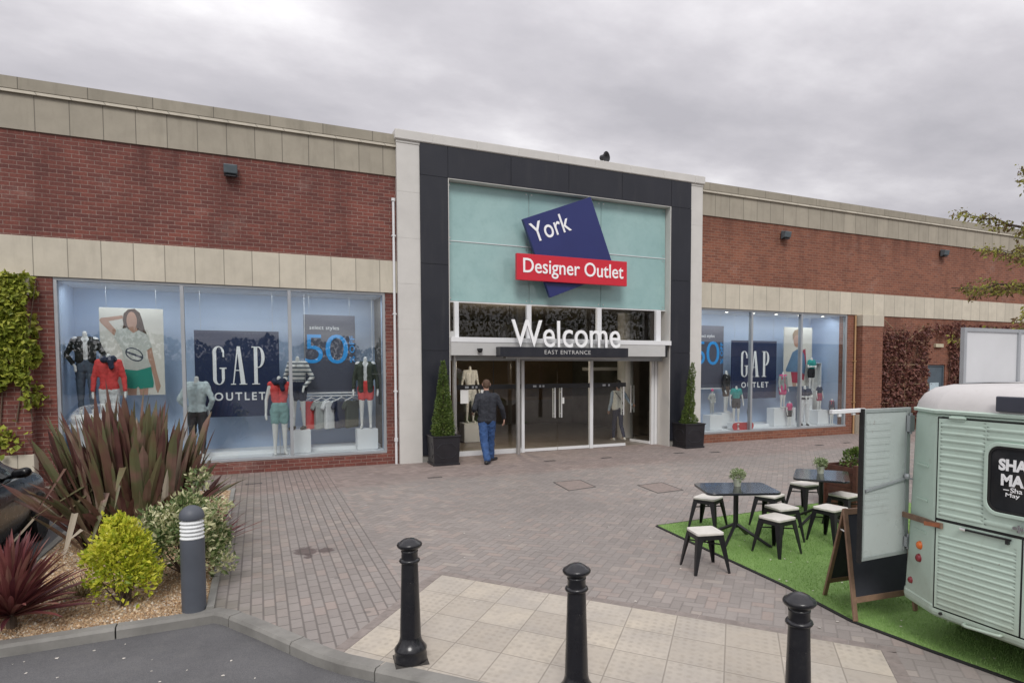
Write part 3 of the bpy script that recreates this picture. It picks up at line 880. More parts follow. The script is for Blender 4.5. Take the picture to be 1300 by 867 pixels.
# columns and door framing
for x0, x1 in ((4.10, 4.20), (5.69, 5.80)):
    b = MB(); b.cyl(((x0 + x1) / 2, 14.62, 0), ((x0 + x1) / 2, 14.62, 2.417), (x1 - x0) / 2, n=20); b.build('column', M_STEEL, bld, smooth=True, auto=40)
multi('door_post', [(x0, x1, 14.85, 14.95, 0, 2.30) for x0, x1 in ((5.93, 6.01), (7.864, 7.958), (9.775, 9.862), (9.88, 9.962), (4.205, 4.27))], M_WHITE, bld, .004)
multi('threshold_sill', [(4.20, 5.929, 14.86, 14.96, .0, .115)], M_WHITE, bld, .004)
b = MB(); b.box(4.272, 5.20, 14.895, 14.907, .116, 2.299); b.build('sidelight_pane', M_GLASSDARK, bld)
b = MB(); b.box(5.215, 5.925, 14.895, 14.907, .116, 2.299); b.build('sidelight_pane', M_GLASSDARK, bld)
b = MB(); b.box(5.201, 5.214, 14.89, 14.91, .116, 2.299); b.build('pane_joint', M_BLACK, bld)
for x0, x1 in ((4.272, 5.925), (6.015, 7.860), (7.962, 8.97)):
    b = MB(); b.box(x0, x1, 14.872, 14.888, 1.605, 1.72); band = b.build('manifestation_band', M_BLACK, bld)
    multi('pictogram', [(x, x + w_, 14.868, 14.871, 1.635, 1.685) for x, w_ in ((4.48, .09), (4.65, .05), (4.74, .05), (6.25, .09), (6.42, .05), (6.51, .05), (8.25, .09), (8.42, .05)) if x0 < x < x1], M_ALU, band)
M_HANDLE = mk('satin_handle', (.74, .75, .75), .35, metal=.35, var=.03)
def door_leaf(hinge, width, ang, side):
    """glass leaf hung at hinge; side=+1 leaf runs to +X from the hinge when shut."""
    M = Matrix.Translation((hinge[0], hinge[1], 0)) @ Matrix.Rotation(ang, 4, 'Z') @ Matrix.Scale(side, 4, (1, 0, 0))
    f = MB(); f.box(.004, width - .004, -.006, .006, .085, 2.29, M)
    d = f.build('glass_door', M_GLASSDARK, bld)
    f = MB(); f.box(.004, width - .004, -.022, .022, .012, .085, M); f.build('bottom_rail', M_WHITE, d)
    for yy in (-.06, .06):
        f = MB(); xh = width - .09
        f.cyl(M @ Vector((xh, yy, .845)), M @ Vector((xh, yy, 1.615)), .018, n=10)
        for zz in (.95, 1.50): f.cyl(M @ Vector((xh, yy, zz)), M @ Vector((xh, math.copysign(.007, yy), zz)), .010, n=8)
        f.build('handle', M_HANDLE, d, smooth=True, auto=40)
    return d
door_leaf((6.015, 14.9), .918, 0, 1)
door_leaf((7.860, 14.9), .918, 0, -1)
door_leaf((7.962, 14.9), 1.01, 0, 1)
d4 = door_leaf((9.772, 14.92), .80, R(-79), -1)
f = MB(); f.box(7.05, 7.13, 14.888, 14.893, 1.20, 1.36); f.build('door_notice', M_PAPER, bld)
# lobby
b = MB()
b.box(2.65, 10.85, 22, 22.1, -.02, 3.75); b.box(2.55, 2.65, 15.0, 22.1, -.02, 3.75); b.box(10.85, 10.95, 15.0, 22.1, -.02, 3.75); b.box(2.55, 10.95, 14.99, 22.1, 3.75, 3.85)
b.box(2.66, 3.94, 14.99, 15.05, -.02, 3.74); b.box(9.99, 10.84, 14.99, 15.05, -.02, 3.74)
b.build('lobby_wall', M_LOBBY, bld)
b = MB(); b.box(2.66, 10.84, 14.96, 21.99, -.02, .004); b.build('lobby_floor', M_LOBBYFLOOR, bld)
b = MB(); b.cyl((10.05, 16.7, 0), (10.05, 16.7, 3.74), .24, n=24); b.box(9.2, 10.3, 17.6, 17.9, 2.02, 2.12); b.build('lobby_column', M_PIER, bld, smooth=True, auto=40)
b = MB(); b.box(2.66, 10.84, 21.9, 21.99, .9, 2.5); b.build('lobby_panelling', mk('lobby_shelf', (.14, .085, .045), .6, var=.3, vs=1.0, pos=True), bld)

# shop windows
def emis(name, col, st):
    m = bpy.data.materials.new(name); m.use_nodes = True
    n = NT(m.node_tree); n.n.clear()
    e = n.new('ShaderNodeEmission'); e.inputs[0].default_value = c4(col); e.inputs[1].default_value = st
    o = n.new('ShaderNodeOutputMaterial'); n.link(e.outputs[0], o.inputs[0])
    return m
M_LAMP = emis('downlight_lamp', (1, .93, .82), 9)
def shop_window(x0, x1, mull, spots, spow):
    z0, z1 = .25, 3.777
    f = MB(); w = .055
    f.box(x0, x0 + w, 14.44, 14.55, z0 + w + .0, z1 - w); f.box(x1 - w, x1, 14.44, 14.55, z0 + w, z1 - w)
    f.box(x0, x1, 14.44, 14.55, z1 - w, z1); f.box(x0, x1, 14.425, 14.55, z0, z0 + w)
    win = f.build('shop_window', M_ALU, bld, bevel=.004)
    for m_ in mull:
        f = MB(); f.box(m_ - .032, m_ + .032, 14.435, 14.56, z0 + w + .001, z1 - w - .001); f.build('mullion', M_ALU, win, bevel=.004)
    e = [x0 + w] + mull + [x1 - w]
    for i in range(len(e) - 1):
        f = MB(); f.box(e[i] + (.033 if i else .001), e[i + 1] - (.033 if i < len(e) - 2 else .001), 14.49, 14.498, z0 + w + .001, z1 - w - .001)
        f.build('pane', M_GLASS, win)
    d = MB()
    d.box(x0 - .05, x1 + .05, 15.9, 15.98, .2, 3.8); d.box(x0 - .06, x0 - .001, 14.56, 15.9, .2, 3.8); d.box(x1 + .001, x1 + .06, 14.56, 15.9, .2, 3.8)
    db = d.build('display_wall', M_PLASTER_BLUE, bld)
    d = MB(); d.box(x0, x1, 14.551, 15.899, .18, .285); d.box(x0 + .01, x1 - .01, 15.2, 15.89, .286, .36)
    d.build('display_floor', M_PLASTER_WHITE, bld)
    d = MB(); d.box(x0, x1, 14.551, 15.899, 3.74, 3.82); dc = d.build('display_ceiling', M_PLASTER_WHITE, bld)
    for sx in spots:
        s_ = MB(); s_.lathe([(.07, 0), (.075, -.012), (.055, -.014), (.055, -.004)], (sx, 14.85, 3.739), 16); so_ = s_.build('downlight', M_ALU, dc)
        s_ = MB(); s_.cyl((sx, 14.85, 3.7255), (sx, 14.85, 3.7345), .05, n=14); s_.build('lamp', M_LAMP, so_)
    n_ = 3
    for k in range(n_):
        L = bpy.data.lights.new('display_lamp', 'AREA'); L.shape = 'RECTANGLE'; L.size = 1.6; L.size_y = .5; L.energy = spow; L.color = (.93, .97, 1)
        lo = bpy.data.objects.new('display_lamp', L); COL.objects.link(lo); lo.location = (x0 + (x1 - x0) * (k + .5) / n_, 15.0, 3.70)
        lo.rotation_euler = (R(14), 0, 0)
shop_window(-3.30, 2.55, [-1.30, .615], [], 11)
shop_window(11.0, 16.825, [12.96, 14.90], [11.35, 12.35, 13.35, 14.25, 15.2, 16.2], 13)
L = bpy.data.lights.new('lobby_lamp', 'POINT'); L.energy = 70; L.color = (1, .84, .64); L.shadow_soft_size = .08
lo = bpy.data.objects.new('lobby_lamp', L); COL.objects.link(lo); lo.location = (6.0, 15.75, 2.40)
b = MB(); b.lathe([(.001, -.06), (.04, -.045), (.05, 0), (.04, .045), (.001, .06)], (6.0, 15.85, 2.55), 14); lp = b.build('lobby_pendant', emis('warm_lamp', (1, .62, .25), 14), bld)
b = MB(); b.cyl((6.0, 15.85, 2.61), (6.0, 15.85, 3.75), .006, n=6); b.build('cord', M_BLACK, lp)

# pilasters with stone cap and base
for x0, x1 in ((17.22, 18.15), (-4.4, -3.62)):
    b = MB(); b.box(x0, x1, 14.19, YF - .001, .62, 3.42); pl = b.build('pilaster', M_BRICK if x0 < 0 else M_BRICK2, bld)
    b = MB(); b.box(x0 - .02, x1 + .02, 14.17, YF - .001, 3.42, 3.777); b.build('pilaster_cap', M_STONE_LOW, pl, bevel=.01)
    b = MB(); b.box(x0 - .02, x1 + .02, 14.17, YF - .001, -.05, .62); b.build('pilaster_base', M_STONE_LOW, pl, bevel=.01)
# drain pipes
b = MB(); b.cyl((2.74, 14.36, .0), (2.74, 14.36, 5.8), .028, n=12); b.cyl((2.74, 14.36, .5), (2.74, 14.36, .58), .042, n=12); b.cyl((2.74, 14.36, 5.76), (2.74, 14.36, 5.82), .045, n=12)
for z in (1.6, 3.3, 5.0): b.box(2.70, 2.78, 14.33, 14.44, z, z + .03)
b.build('drain_pipe', M_WHITE, bld, smooth=True, auto=40)
b = MB(); b.cyl((17.12, 14.38, .0), (17.12, 14.38, 3.76), .03, n=12)
for z in (1.0, 2.3): b.box(17.07, 17.17, 14.35, 14.44, z, z + .03)
b.build('drain_pipe', mk('tan_pipe', (.42, .26, .13), .5), bld, smooth=True, auto=40)
# service door
M_DOORGREY = mk('blue_grey_door', (.085, .115, .14), .5, var=.08)
b = MB(); b.box(20.79, 21.59, 14.5, 14.55, .02, 2.14); sd = b.build('service_door', M_DOORGREY, bld)
b = MB(); b.box(20.731, 20.79, 14.47, 14.58, 0, 2.199); b.box(21.59, 21.649, 14.47, 14.58, 0, 2.199); b.box(20.79, 21.59, 14.47, 14.58, 2.14, 2.199); b.build('door_frame', M_DOORGREY, sd)
b = MB(); b.box(20.95, 21.42, 14.49, 14.499, 1.32, 1.58); b.build('sign_plate', mk('pale_blue_plate', (.45, .56, .62), .5), sd)
b = MB(); b.box(20.731, 21.649, 14.6, 14.75, 0, 2.2); b.build('door_back', M_DARKROOF, sd)
b = MB(); b.box(21.0, 21.4, 14.33, YF - .001, 2.80, 2.92); b.build('door_light', mk('cream_lamp_housing', (.55, .5, .36), .5), bld, bevel=.01)

# wall lights
def wall_light(x, z, lab):
    t = thing('wall_light', lab, 'wall light', (x, YF, z), 0, 'box lights high on the brick wall')
    f = MB()
    f.mesh([(x - .12, YF - .06, z + .10), (x + .12, YF - .06, z + .10), (x + .12, YF - .25, z + .06), (x - .12, YF - .25, z + .06),
            (x - .12, YF - .06, z - .14), (x + .12, YF - .06, z - .14), (x + .12, YF - .21, z - .10), (x - .12, YF - .21, z - .10)],
           [(0, 1, 2, 3), (7, 6, 5, 4), (3, 2, 6, 7), (0, 3, 7, 4), (2, 1, 5, 6), (1, 0, 4, 5)])
    f.build('housing', M_CLADLIGHT, t, bevel=.012)
    f = MB(); f.box(x - .07, x + .07, YF - .06, YF - .001, z - .1, z + .07); f.build('bracket', M_BLACK, t)
    f = MB(); f.box(x - .09, x + .09, YF - .20, YF - .08, z - .155, z - .135); f.build('lens', M_BLACKSATIN, t)
M_CLADLIGHT = mk('slate_grey_housing', (.10, .125, .14), .4)
wall_light(-.40, 6.03, 'dark grey box light high on the brick wall above the left shop window')
wall_light(14.05, 6.02, 'dark grey box light high on the brick wall above the right shop window')
wall_light(21.25, 6.03, 'dark grey box light on the brick wall nearest the tree branches')
# horn on the coping
t = thing('alarm_horn', 'small round black horn speaker standing on the entrance coping', 'horn speaker', (8.05, 14.45, 7.29))
f = MB(); f.lathe([(.03, 0), (.03, .05), (.016, .06), (.016, .12)], (8.05, 14.45, 7.285), 12); f.build('stand', M_BLACK, t)
M_ = Matrix.Translation((8.05, 14.42, 7.45)) @ Matrix.Rotation(R(90), 4, 'X') @ Matrix.Rotation(R(25), 4, 'Y')
f = MB(); f.lathe([(.05, -.14), (.07, -.12), (.075, -.02), (.13, .04), (.135, .06), (.12, .06), (.05, .0)], (0, 0, 0), 20)
f.v = [M_ @ v for v in f.v]; f.build('horn', M_BLACK, t, smooth=True, auto=50)

# entrance signs
sg = thing('entrance_sign', 'tilted blue square crossed by a red board, fixed to the teal glass above the doors', 'sign', (6.95, 14.3, 4.2))
C = (6.955, 5.075); ang = R(21.5); hs = .97
M_ = facing(C[0], 14.26, C[1], ang)
b = MB(); b.box(-hs, hs, -hs, hs, 0, .11, M_); bp_ = b.build('blue_panel', M_BLUE, sg, bevel=.006)
text('York', (-.88, .17, .36, .82), M_ @ Matrix.Translation((0, 0, .108)), M_LETTER, parent=bp_, thick=.014, bold=.004)
b = MB(); b.box(5.50, 8.49, 14.05, 14.145, 4.185, 4.80); rp_ = b.build('red_panel', M_RED, sg, bevel=.006)
text('Designer Outlet', (5.66, 8.38, -.235, .215), facing(0, 14.052, 4.49), M_LETTER, parent=rp_, thick=.014, bold=.008)
multi('bracket', [(x - .04, x + .04, 14.146 if z < 5 else 14.262, 14.503, z - .04, z + .04) for x, z in ((5.8, 4.5), (8.2, 4.5), (6.4, 5.3), (7.3, 5.5))], M_BLACK, sg)
ws = text('Welcome', (5.335, 8.245, 0, .635), facing(0, 13.99, 2.615), M_LETTER, name='welcome_sign', thick=.045, bold=.0)
tag(ws, 'large white raised letters standing along the black canopy over the doors', 'sign')

# ------------------------------------------------------------------ street furniture
def bollard_parts(t):
    f = MB()
    f.lathe([(.118, -.02), (.118, .055), (.112, .07), (.118, .085), (.118, .10), (.098, .125), (.084, .15), (.076, .19)], n=28)
    f.build('base', M_BLACKSATIN, t, smooth=True, world=False, auto=50)
    f = MB()
    f.lathe([(.077, .185), (.060, .735), (.060, .738), (.072, .742), (.077, .752), (.072, .764), (.060, .768), (.059, .815), (.062, .82), (.062, .826), (.059, .83), (.061, .838)], n=28)
    f.build('shaft', M_BLACKSATIN, t, smooth=True, world=False, auto=50)
    f = MB()
    f.lathe([(.061, .837), (.083, .852), (.091, .864), (.092, .874), (.086, .884), (.070, .892), (.058, .903), (.038, .914), (.016, .919), (.001, .920)], n=28)
    f.build('cap', M_BLACKSATIN, t, smooth=True, world=False, auto=60)
bo = thing('bollard', 'black bollard by the road kerb, the one seen whole down to its base', 'bollard', (.985, 4.706, .004), 0, 'black bollards across the crossing')
bollard_parts(bo)
for (x, y), lab in (((1.831, 3.639), 'black bollard on the buff slabs, middle of the three in the row'), ((2.719, 2.618), 'black bollard on the buff slabs nearest the mint van, standing tallest in view')):
    c = copy_tree(bo); c.location = (x, y, .004); c['label'] = lab
b = MB(); b.prism([(.985 + math.cos(a) * .17, 4.706 + math.sin(a) * .17) for a in (R(-50) + k * math.pi / 2 for k in range(4))], -.01, .0075)
struct(b.build('paving_patch', mk('dark_mortar', (.05, .045, .04), .9, var=.3, vs=20)))

lb = thing('bollard_light', 'short grey bollard lamp with white louvre rings standing in the gravel bed', 'bollard light', (-.56, 6.53, 0))
M_LG = mk('grey_lamp_paint', (.085, .095, .115), .5, var=.12, vs=3, grime=.3)
b = MB(); b.cyl((-.56, 6.53, -.05), (-.56, 6.53, .655), .098, n=28); b.build('post', M_LG, lb, smooth=True, auto=40)
M_LOUV = mk('white_louvre', (.78, .80, .80), .4)
for k in range(5):
    z = .662 + k * .034
    b = MB(); b.lathe([(.070, z), (.096, z - .004), (.098, z + .004), (.075, z + .024)], (-.56, 6.53, 0), 28); b.build('louvre', M_LOUV, lb, smooth=True, auto=40)
b = MB(); b.cyl((-.56, 6.53, .656), (-.56, 6.53, .835), .066, n=20); b.build('diffuser', mk('dull_diffuser', (.28, .31, .31), .3), lb, smooth=True, auto=40)
b = MB(); b.lathe([(.099, .832), (.101, .84), (.101, .862), (.096, .885), (.082, .912), (.058, .934), (.03, .947), (.001, .951)], (-.56, 6.53, 0), 28); b.build('cap', M_LG, lb, smooth=True, auto=60)

# ------------------------------------------------------------------ planters with clipped trees
M_PLANTER = mk('black_planter', (.016, .015, .019), .42, var=.25, vs=4, grime=.2)
M_PLTRIM = mk('planter_moulding', (.030, .030, .036), .38, var=.2)
def planter(name, lab, x, y, w, rot=0):
    t = thing(name, lab, 'planter', (x, y, 0), rot, 'black square planters by the doors')
    h, a, c = .62, w / 2 - .025, w / 2
    f = MB()
    f.hexa([(-a, -a, .03), (a, -a, .03), (a, a, .03), (-a, a, .03)], [(-c, -c, h), (c, -c, h), (c, c, h), (-c, c, h)])
    f.build('box', M_PLANTER, t, world=False, bevel=.006)
    f = MB(); f.box(-a - .02, a + .02, -a - .02, a + .02, 0, .045); f.build('plinth', M_PLANTER, t, world=False, bevel=.006)
    f = MB()
    k = c + .02
    for q in ((-k, k, -k, -c + .05), (-k, k, c - .05, k), (-k, -c + .05, -c + .0501, c - .0501), (c - .05, k, -c + .0501, c - .0501)): f.box(q[0], q[1], q[2], q[3], h - .001, h + .03)
    f.build('rim', M_PLANTER, t, world=False, bevel=.005)
    # octagonal raised moulding on each side
    for s_ in range(4):
        f = MB()
        M = Matrix.Rotation(s_ * math.pi / 2, 4, 'Z')
        def P(u, v): return M @ Vector((u, -(a + (c - a) * (v - .03) / (h - .03)) - .003, v))
        q = .42 * w; e = .2 * w
        zc_ = .325
        pts = [(-e, zc_ + q * .62), (e, zc_ + q * .62), (q * .86, zc_ + e * .55), (q * .86, zc_ - e * .55), (e, zc_ - q * .62), (-e, zc_ - q * .62), (-q * .86, zc_ - e * .55), (-q * .86, zc_ + e * .55)]
        for i in (0, 1, 3, 4, 5, 7):
            A_, B_ = P(*pts[i]), P(*pts[(i + 1) % 8])
            f.bar(A_, B_, .014, .014, up=M @ Vector((0, -1, 0)))
        f.build('moulding', M_PLTRIM, t, world=False)
    f = MB(); f.box(-c + .04, c - .04, -c + .04, c - .04, h - .06, h - .02); f.build('soil', M_SOIL, t, world=False)
    return t
planter('planter', 'black square planter holding a full clipped cone, left of the doors', 3.69, 13.93, .60)
planter('planter', 'black square planter holding a thin leaning cone, right of the doors', 10.38, 13.97, .62)

def leaf_cloud(b, rnd, pts, size, up=.3, fold=.25, aspect=.5):
    """small folded leaves at the given (point, normal) pairs"""
    for p, nrm in pts:
        s = size * rnd.uniform(.5, 1.4)
        d = Vector((rnd.gauss(0, 1), rnd.gauss(0, 1), rnd.gauss(0, 1) + up))
        d = (d.normalized() * .8 + nrm * .7).normalized()
        side = d.cross(Vector((rnd.gauss(0, 1), rnd.gauss(0, 1), rnd.gauss(0, 1)))).normalized()
        nn = side.cross(d)
        w = s * aspect * .5
        m = p + d * (s * .45)
        q = [p, m + side * w + nn * (w * fold * 2), p + d * s, m - side * w + nn * (w * fold * 2), m]
        b.mesh(q, [(0, 1, 4), (1, 2, 4), (2, 3, 4), (3, 0, 4)])

L_BOX = leaf_mat('clipped_conifer_leaves', [(0, (.05, .085, .02)), (.45, (.10, .16, .035)), (.8, (.165, .225, .05)), (1, (.25, .29, .09))])
def topiary(name, lab, base, tip, r0, seed, ribs=0.0, count=6500, thin=False):
    rnd = random.Random(seed)
    t = thing(name, lab, 'topiary', base, 0, 'clipped cone trees by the doors')
    base = Vector(base); tip = Vector(tip)
    b = MB(); b.tube([base - Vector((0, 0, .05)), base.lerp(tip, .5), base.lerp(tip, .93)], [.022, .014, .005]); b.build('trunk', M_BARK, t)
    b = MB()
    pts = []
    for k in range(count):
        h = 1 - math.sqrt(rnd.random()) if rnd.random() < .8 else rnd.random()
        h = min(h, .995)
        a = rnd.uniform(0, 6.283)
        c = base.lerp(tip, h)
        r = r0 * (1 - h) ** .82 + .018
        if thin: r = (.245 * (1 - max(0, h - .05) / .32) if h < .2 else max(.085, .135 - (h - .2) * .12)) * (1 if h < .85 else max(.25, (1 - h) / .15))
        r *= 1 + .13 * noise.noise((math.cos(a) * 2.2, math.sin(a) * 2.2, h * 9 + seed))
        if ribs: r *= 1 + ribs * math.sin(h * 26 + a)
        if h < .06: r *= .75 + 4 * h
        f = rnd.random() ** .35
        n_ = Vector((math.cos(a), math.sin(a), .35))
        pts.append((c + Vector((math.cos(a), math.sin(a), 0)) * r * f, n_))
    leaf_cloud(b, rnd, pts, .042, aspect=.55)
    b.build('foliage', L_BOX, t)
topiary('clipped_cone_tree', 'full dense clipped green cone in the planter left of the doors', (3.69, 13.93, .60), (3.70, 13.93, 2.28), .245, 5)
topiary('clipped_cone_tree', 'thin spiral clipped cone leaning right in the planter right of the doors', (10.36, 13.97, .60), (10.50, 13.97, 2.25), .235, 11, ribs=.14, count=4600, thin=True)

# ------------------------------------------------------------------ planting bed
def strap_leaf(b, base, az, lean, length, width, bend, rnd, segs=7, fold=.35, twist=0.0, kink=None, tip=2.4):
    """a sword-shaped leaf: starts upright-ish leaning by `lean`, curving over by `bend`."""
    d_out = Vector((math.cos(az), math.sin(az), 0)); side = Vector((-math.sin(az), math.cos(az), 0))
    p = Vector(base); ang = lean
    vs = []; fs = []
    for i in range(segs + 1):
        f = i / segs
        w = width * (min(1, .55 + 1.4 * f) if f < .35 else 1.0) * (1 if f < .55 else max(.02, (1 - ((f - .55) / .45) ** tip)))
        tw = twist * f
        nrm = d_out * (-math.cos(ang)) + Vector((0, 0, math.sin(ang)))
        s_ = side * math.cos(tw) + nrm * math.sin(tw); nn = nrm * math.cos(tw) - side * math.sin(tw)
        vs += [p + s_ * (w / 2) + nn * (w * fold * .5), p, p - s_ * (w / 2) + nn * (w * fold * .5)]
        step = length / segs
        if kink and f >= kink[0]: ang2 = kink[1]
        else: ang2 = ang
        p = p + (d_out * math.sin(ang2) + Vector((0, 0, math.cos(ang2)))) * step
        ang = lean + bend * ((i + 1) / segs) ** 1.8
    for i in range(segs):
        a = i * 3
        fs += [(a, a + 1, a + 4, a + 3), (a + 1, a + 2, a + 5, a + 4)]
    b.mesh(vs, fs)

L_FLAX = leaf_mat('bronze_flax_leaves', [(0, (.085, .038, .036)), (.25, (.155, .072, .062)), (.42, (.185, .105, .075)), (.55, (.165, .135, .072)), (.70, (.15, .16, .078)), (.84, (.25, .15, .12)), (.94, (.32, .23, .17)), (1, (.50, .42, .32))], .42, .2, .45)
rnd = random.Random(21)
t = thing('flax_plant', 'big bronze green sword leaved clump in the bed before the left shop window', 'plant', (-1.4, 9.25, 0))
b = MB()
for k in range(400):
    a = rnd.uniform(0, 6.283); r = rnd.random() ** .6
    bx = -1.4 + math.cos(a) * .42 * r * 1.25; by = 9.25 + math.sin(a) * .42 * r
    if rnd.random() < .75:
        ln = rnd.uniform(1.1, 1.9) * (1 - .15 * r); lean = r * rnd.uniform(.05, .36) + rnd.uniform(0, .06)
        strap_leaf(b, (bx, by, .02), a + rnd.gauss(0, .35), lean, ln, rnd.uniform(.065, .115), rnd.uniform(-.03, .22), rnd, segs=9, fold=rnd.uniform(.12, .45), twist=rnd.uniform(-1.1, 1.1), tip=rnd.choice((2.2, 4, 6, 9)))
    else:
        ln = rnd.uniform(.75, 1.15); lean = rnd.uniform(.30, .82)
        strap_leaf(b, (bx, by, .02), a + rnd.gauss(0, .4), lean, ln, rnd.uniform(.055, .09), rnd.uniform(.1, .7), rnd, fold=rnd.uniform(.15, .45), twist=rnd.uniform(-1.2, 1.2), tip=rnd.choice((2.5, 4, 7)))
for k in range(22):   # snapped blades hanging over
    a = rnd.uniform(0, 6.283)
    strap_leaf(b, (-1.4 + math.cos(a) * .35, 9.25 + math.sin(a) * .35, .02), a, rnd.uniform(.1, .35), rnd.uniform(1.2, 1.7), rnd.uniform(.05, .08), .1, rnd, segs=9, twist=rnd.uniform(-.5, .5), kink=(rnd.uniform(.45, .65), rnd.uniform(1.9, 2.9)))
for k in range(10):   # tallest upright blades
    strap_leaf(b, (-1.55 + rnd.uniform(-.2, .25), 9.25 + rnd.uniform(-.2, .2), .02), rnd.uniform(0, 6.28), rnd.uniform(.0, .1), rnd.uniform(1.75, 2.05), .075, .08, rnd, twist=rnd.uniform(-.6, .6))
b.build('leaves', L_FLAX, t)
b = MB()
for ax, ay, az, le, ln, w_, kk, ka in ((-1.75, 8.95, -1.9, .55, 1.15, .07, .55, 2.7), (-1.62, 8.85, -1.5, .25, 1.0, .085, .52, 2.95), (-1.15, 8.85, -1.0, .40, 1.05, .075, .62, .2), (-1.05, 9.1, -.5, .5, 1.5, .06, .72, 1.75),
                                       (-1.9, 9.1, -2.5, .75, 1.2, .06, .5, 2.4), (-1.7, 9.2, 2.9, .45, 1.5, .07, .66, 2.6), (-1.3, 8.8, -1.4, .75, .95, .05, .6, 2.2), (-1.0, 9.0, -.9, .2, 1.65, .065, .8, 1.3), (-1.5, 8.8, -2.0, .9, .9, .05, .7, 1.9)):
    strap_leaf(b, (ax, ay, .02), az, le, ln, w_, .1, rnd, segs=9, twist=rnd.uniform(-.6, .6), kink=(kk, ka), tip=3)
b.build('dead_leaves', leaf_mat('dry_flax_leaves', [(0, (.26, .20, .16)), (.5, (.40, .34, .26)), (1, (.52, .47, .37))], .6, .2), t)
b = MB()
for k in range(14):
    a = rnd.uniform(0, 6.283); b.cyl((-1.4 + math.cos(a) * .25, 9.25 + math.sin(a) * .2, -.02), (-1.4 + math.cos(a) * .33, 9.25 + math.sin(a) * .28, .25), .05, .035, n=8)
b.build('leaf_bases', M_STEM, t)

def shrub(name, lab, c, rx, ry, h, size, mat, seed, count, lump=.22, aspect=.55, cat='shrub', sag=.0, tops=()):
    rnd = random.Random(seed)
    t = thing(name, lab, cat, c)
    c = Vector(c)
    b = MB()
    for k in range(26):
        a = rnd.uniform(0, 6.283); e = rnd.uniform(.3, 1.3)
        tip = c + Vector((math.cos(a) * math.cos(e) * rx * .8, math.sin(a) * math.cos(e) * ry * .8, math.sin(e) * h * .85))
        mid = c.lerp(tip, .5) + Vector((rnd.gauss(0, .03), rnd.gauss(0, .03), .03))
        b.tube([c + Vector((rnd.gauss(0, .03), rnd.gauss(0, .03), -.03)), mid, tip], [.009, .006, .003], n=5)
    b.build('stems', M_STEM, t)
    b = MB(); pts = []
    cl = [(rnd.uniform(0, 6.283), rnd.uniform(-.25, 1.5), rnd.uniform(.82, 1.14)) for _ in range(70)]
    for k in range(count):
        a0, e0, r0 = cl[rnd.randrange(70)] if rnd.random() < .8 else (rnd.uniform(0, 6.283), rnd.uniform(-.3, 1.5), rnd.uniform(.6, 1.05))
        a = a0 + rnd.gauss(0, .20); e = e0 + rnd.gauss(0, .18)
        f = r0 * (1 - .30 * rnd.random() ** 2)
        f *= 1 + lump * noise.noise((math.cos(a) * 2 + seed, math.sin(a) * 2, e * 2))
        d = Vector((math.cos(a) * math.cos(e), math.sin(a) * math.cos(e), math.sin(e)))
        z = h * .42 + d.z * h * .58 * f
        p = c + Vector((d.x * rx * f, d.y * ry * f, max(.015, z)))
        pts.append((p, d))
    for (ox, oy, oz, rr, nn) in tops:
        for k in range(nn):
            d = Vector((rnd.gauss(0, 1), rnd.gauss(0, 1), rnd.gauss(0, 1))).normalized()
            pts.append((c + Vector((ox, oy, oz)) + d * rr * rnd.random() ** .5, d))
    leaf_cloud(b, rnd, pts, size, aspect=aspect, up=.5)
    b.build('foliage', mat, t)
    return t
L_GOLD = leaf_mat('golden_leaves', [(0, (.15, .23, .022)), (.25, (.36, .44, .035)), (.55, (.60, .62, .06)), (.85, (.80, .76, .11)), (1, (.90, .86, .28))], .45, .35)
L_VARI = leaf_mat('variegated_leaves', [(0, (.06, .10, .035)), (.3, (.12, .18, .06)), (.48, (.25, .30, .13)), (.62, (.52, .52, .29)), (1, (.82, .79, .54))], .4, .25)
shrub('golden_shrub', 'rounded bright yellow green shrub in the gravel, in front of the sword leaved clump', (-1.16, 6.90, .02), .250, .26, .72, .046, L_GOLD, 4, 6200, lump=.42, tops=((-.03, 0, .74, .07, 150), (.16, .05, .58, .08, 140), (-.17, .0, .52, .07, 110), (.27, -.1, .30, .06, 70)))
shrub('variegated_shrub', 'cream edged dark green shrub behind the grey bollard lamp', (-.70, 7.55, .02), .37, .46, .78, .056, L_VARI, 9, 6800, lump=.3, aspect=.5, tops=((.1, .35, .95, .13, 170), (.3, -.2, .72, .12, 150), (-.3, -.1, .62, .14, 150), (.36, -.35, .2, .1, 110)))

L_CORD = leaf_mat('red_cordyline_leaves', [(0, (.07, .024, .030)), (.4, (.16, .045, .050)), (.7, (.24, .085, .076)), (.9, (.31, .17, .13)), (1, (.42, .30, .21))], .4, .22, .45)
t = thing('cordyline', 'spiky dark red rosette with narrow leaves at the road edge of the bed', 'plant', (-1.9, 6.72, 0))
b = MB(); rnd = random.Random(31)
for k in range(190):
    a = rnd.uniform(0, 6.283); lean = rnd.uniform(.05, 1.45)
    strap_leaf(b, (-1.9 + math.cos(a) * .03, 6.72 + math.sin(a) * .03, .10 + .1 * (1 - lean / 1.45)), a, lean, rnd.uniform(.42, .66), rnd.uniform(.030, .048), rnd.uniform(.05, .5), rnd, segs=6, fold=.5)
b.build('leaves', L_CORD, t)
b = MB(); b.tube([(-1.9, 6.72, -.03), (-1.9, 6.72, .2)], [.04, .03]); b.build('stem', M_STEM, t)
t = thing('dry_grass_tuft', 'small straw coloured tuft lying on the gravel behind the red rosette', 'plant', (-1.55, 7.35, .02))
b = MB(); rnd = random.Random(41)
for k in range(120):
    a = rnd.uniform(0, 6.283)
    strap_leaf(b, (-1.55 + rnd.gauss(0, .05), 7.35 + rnd.gauss(0, .05), .02), a, rnd.uniform(.6, 1.4), rnd.uniform(.18, .40), .008, rnd.uniform(.1, .6), rnd, segs=4)
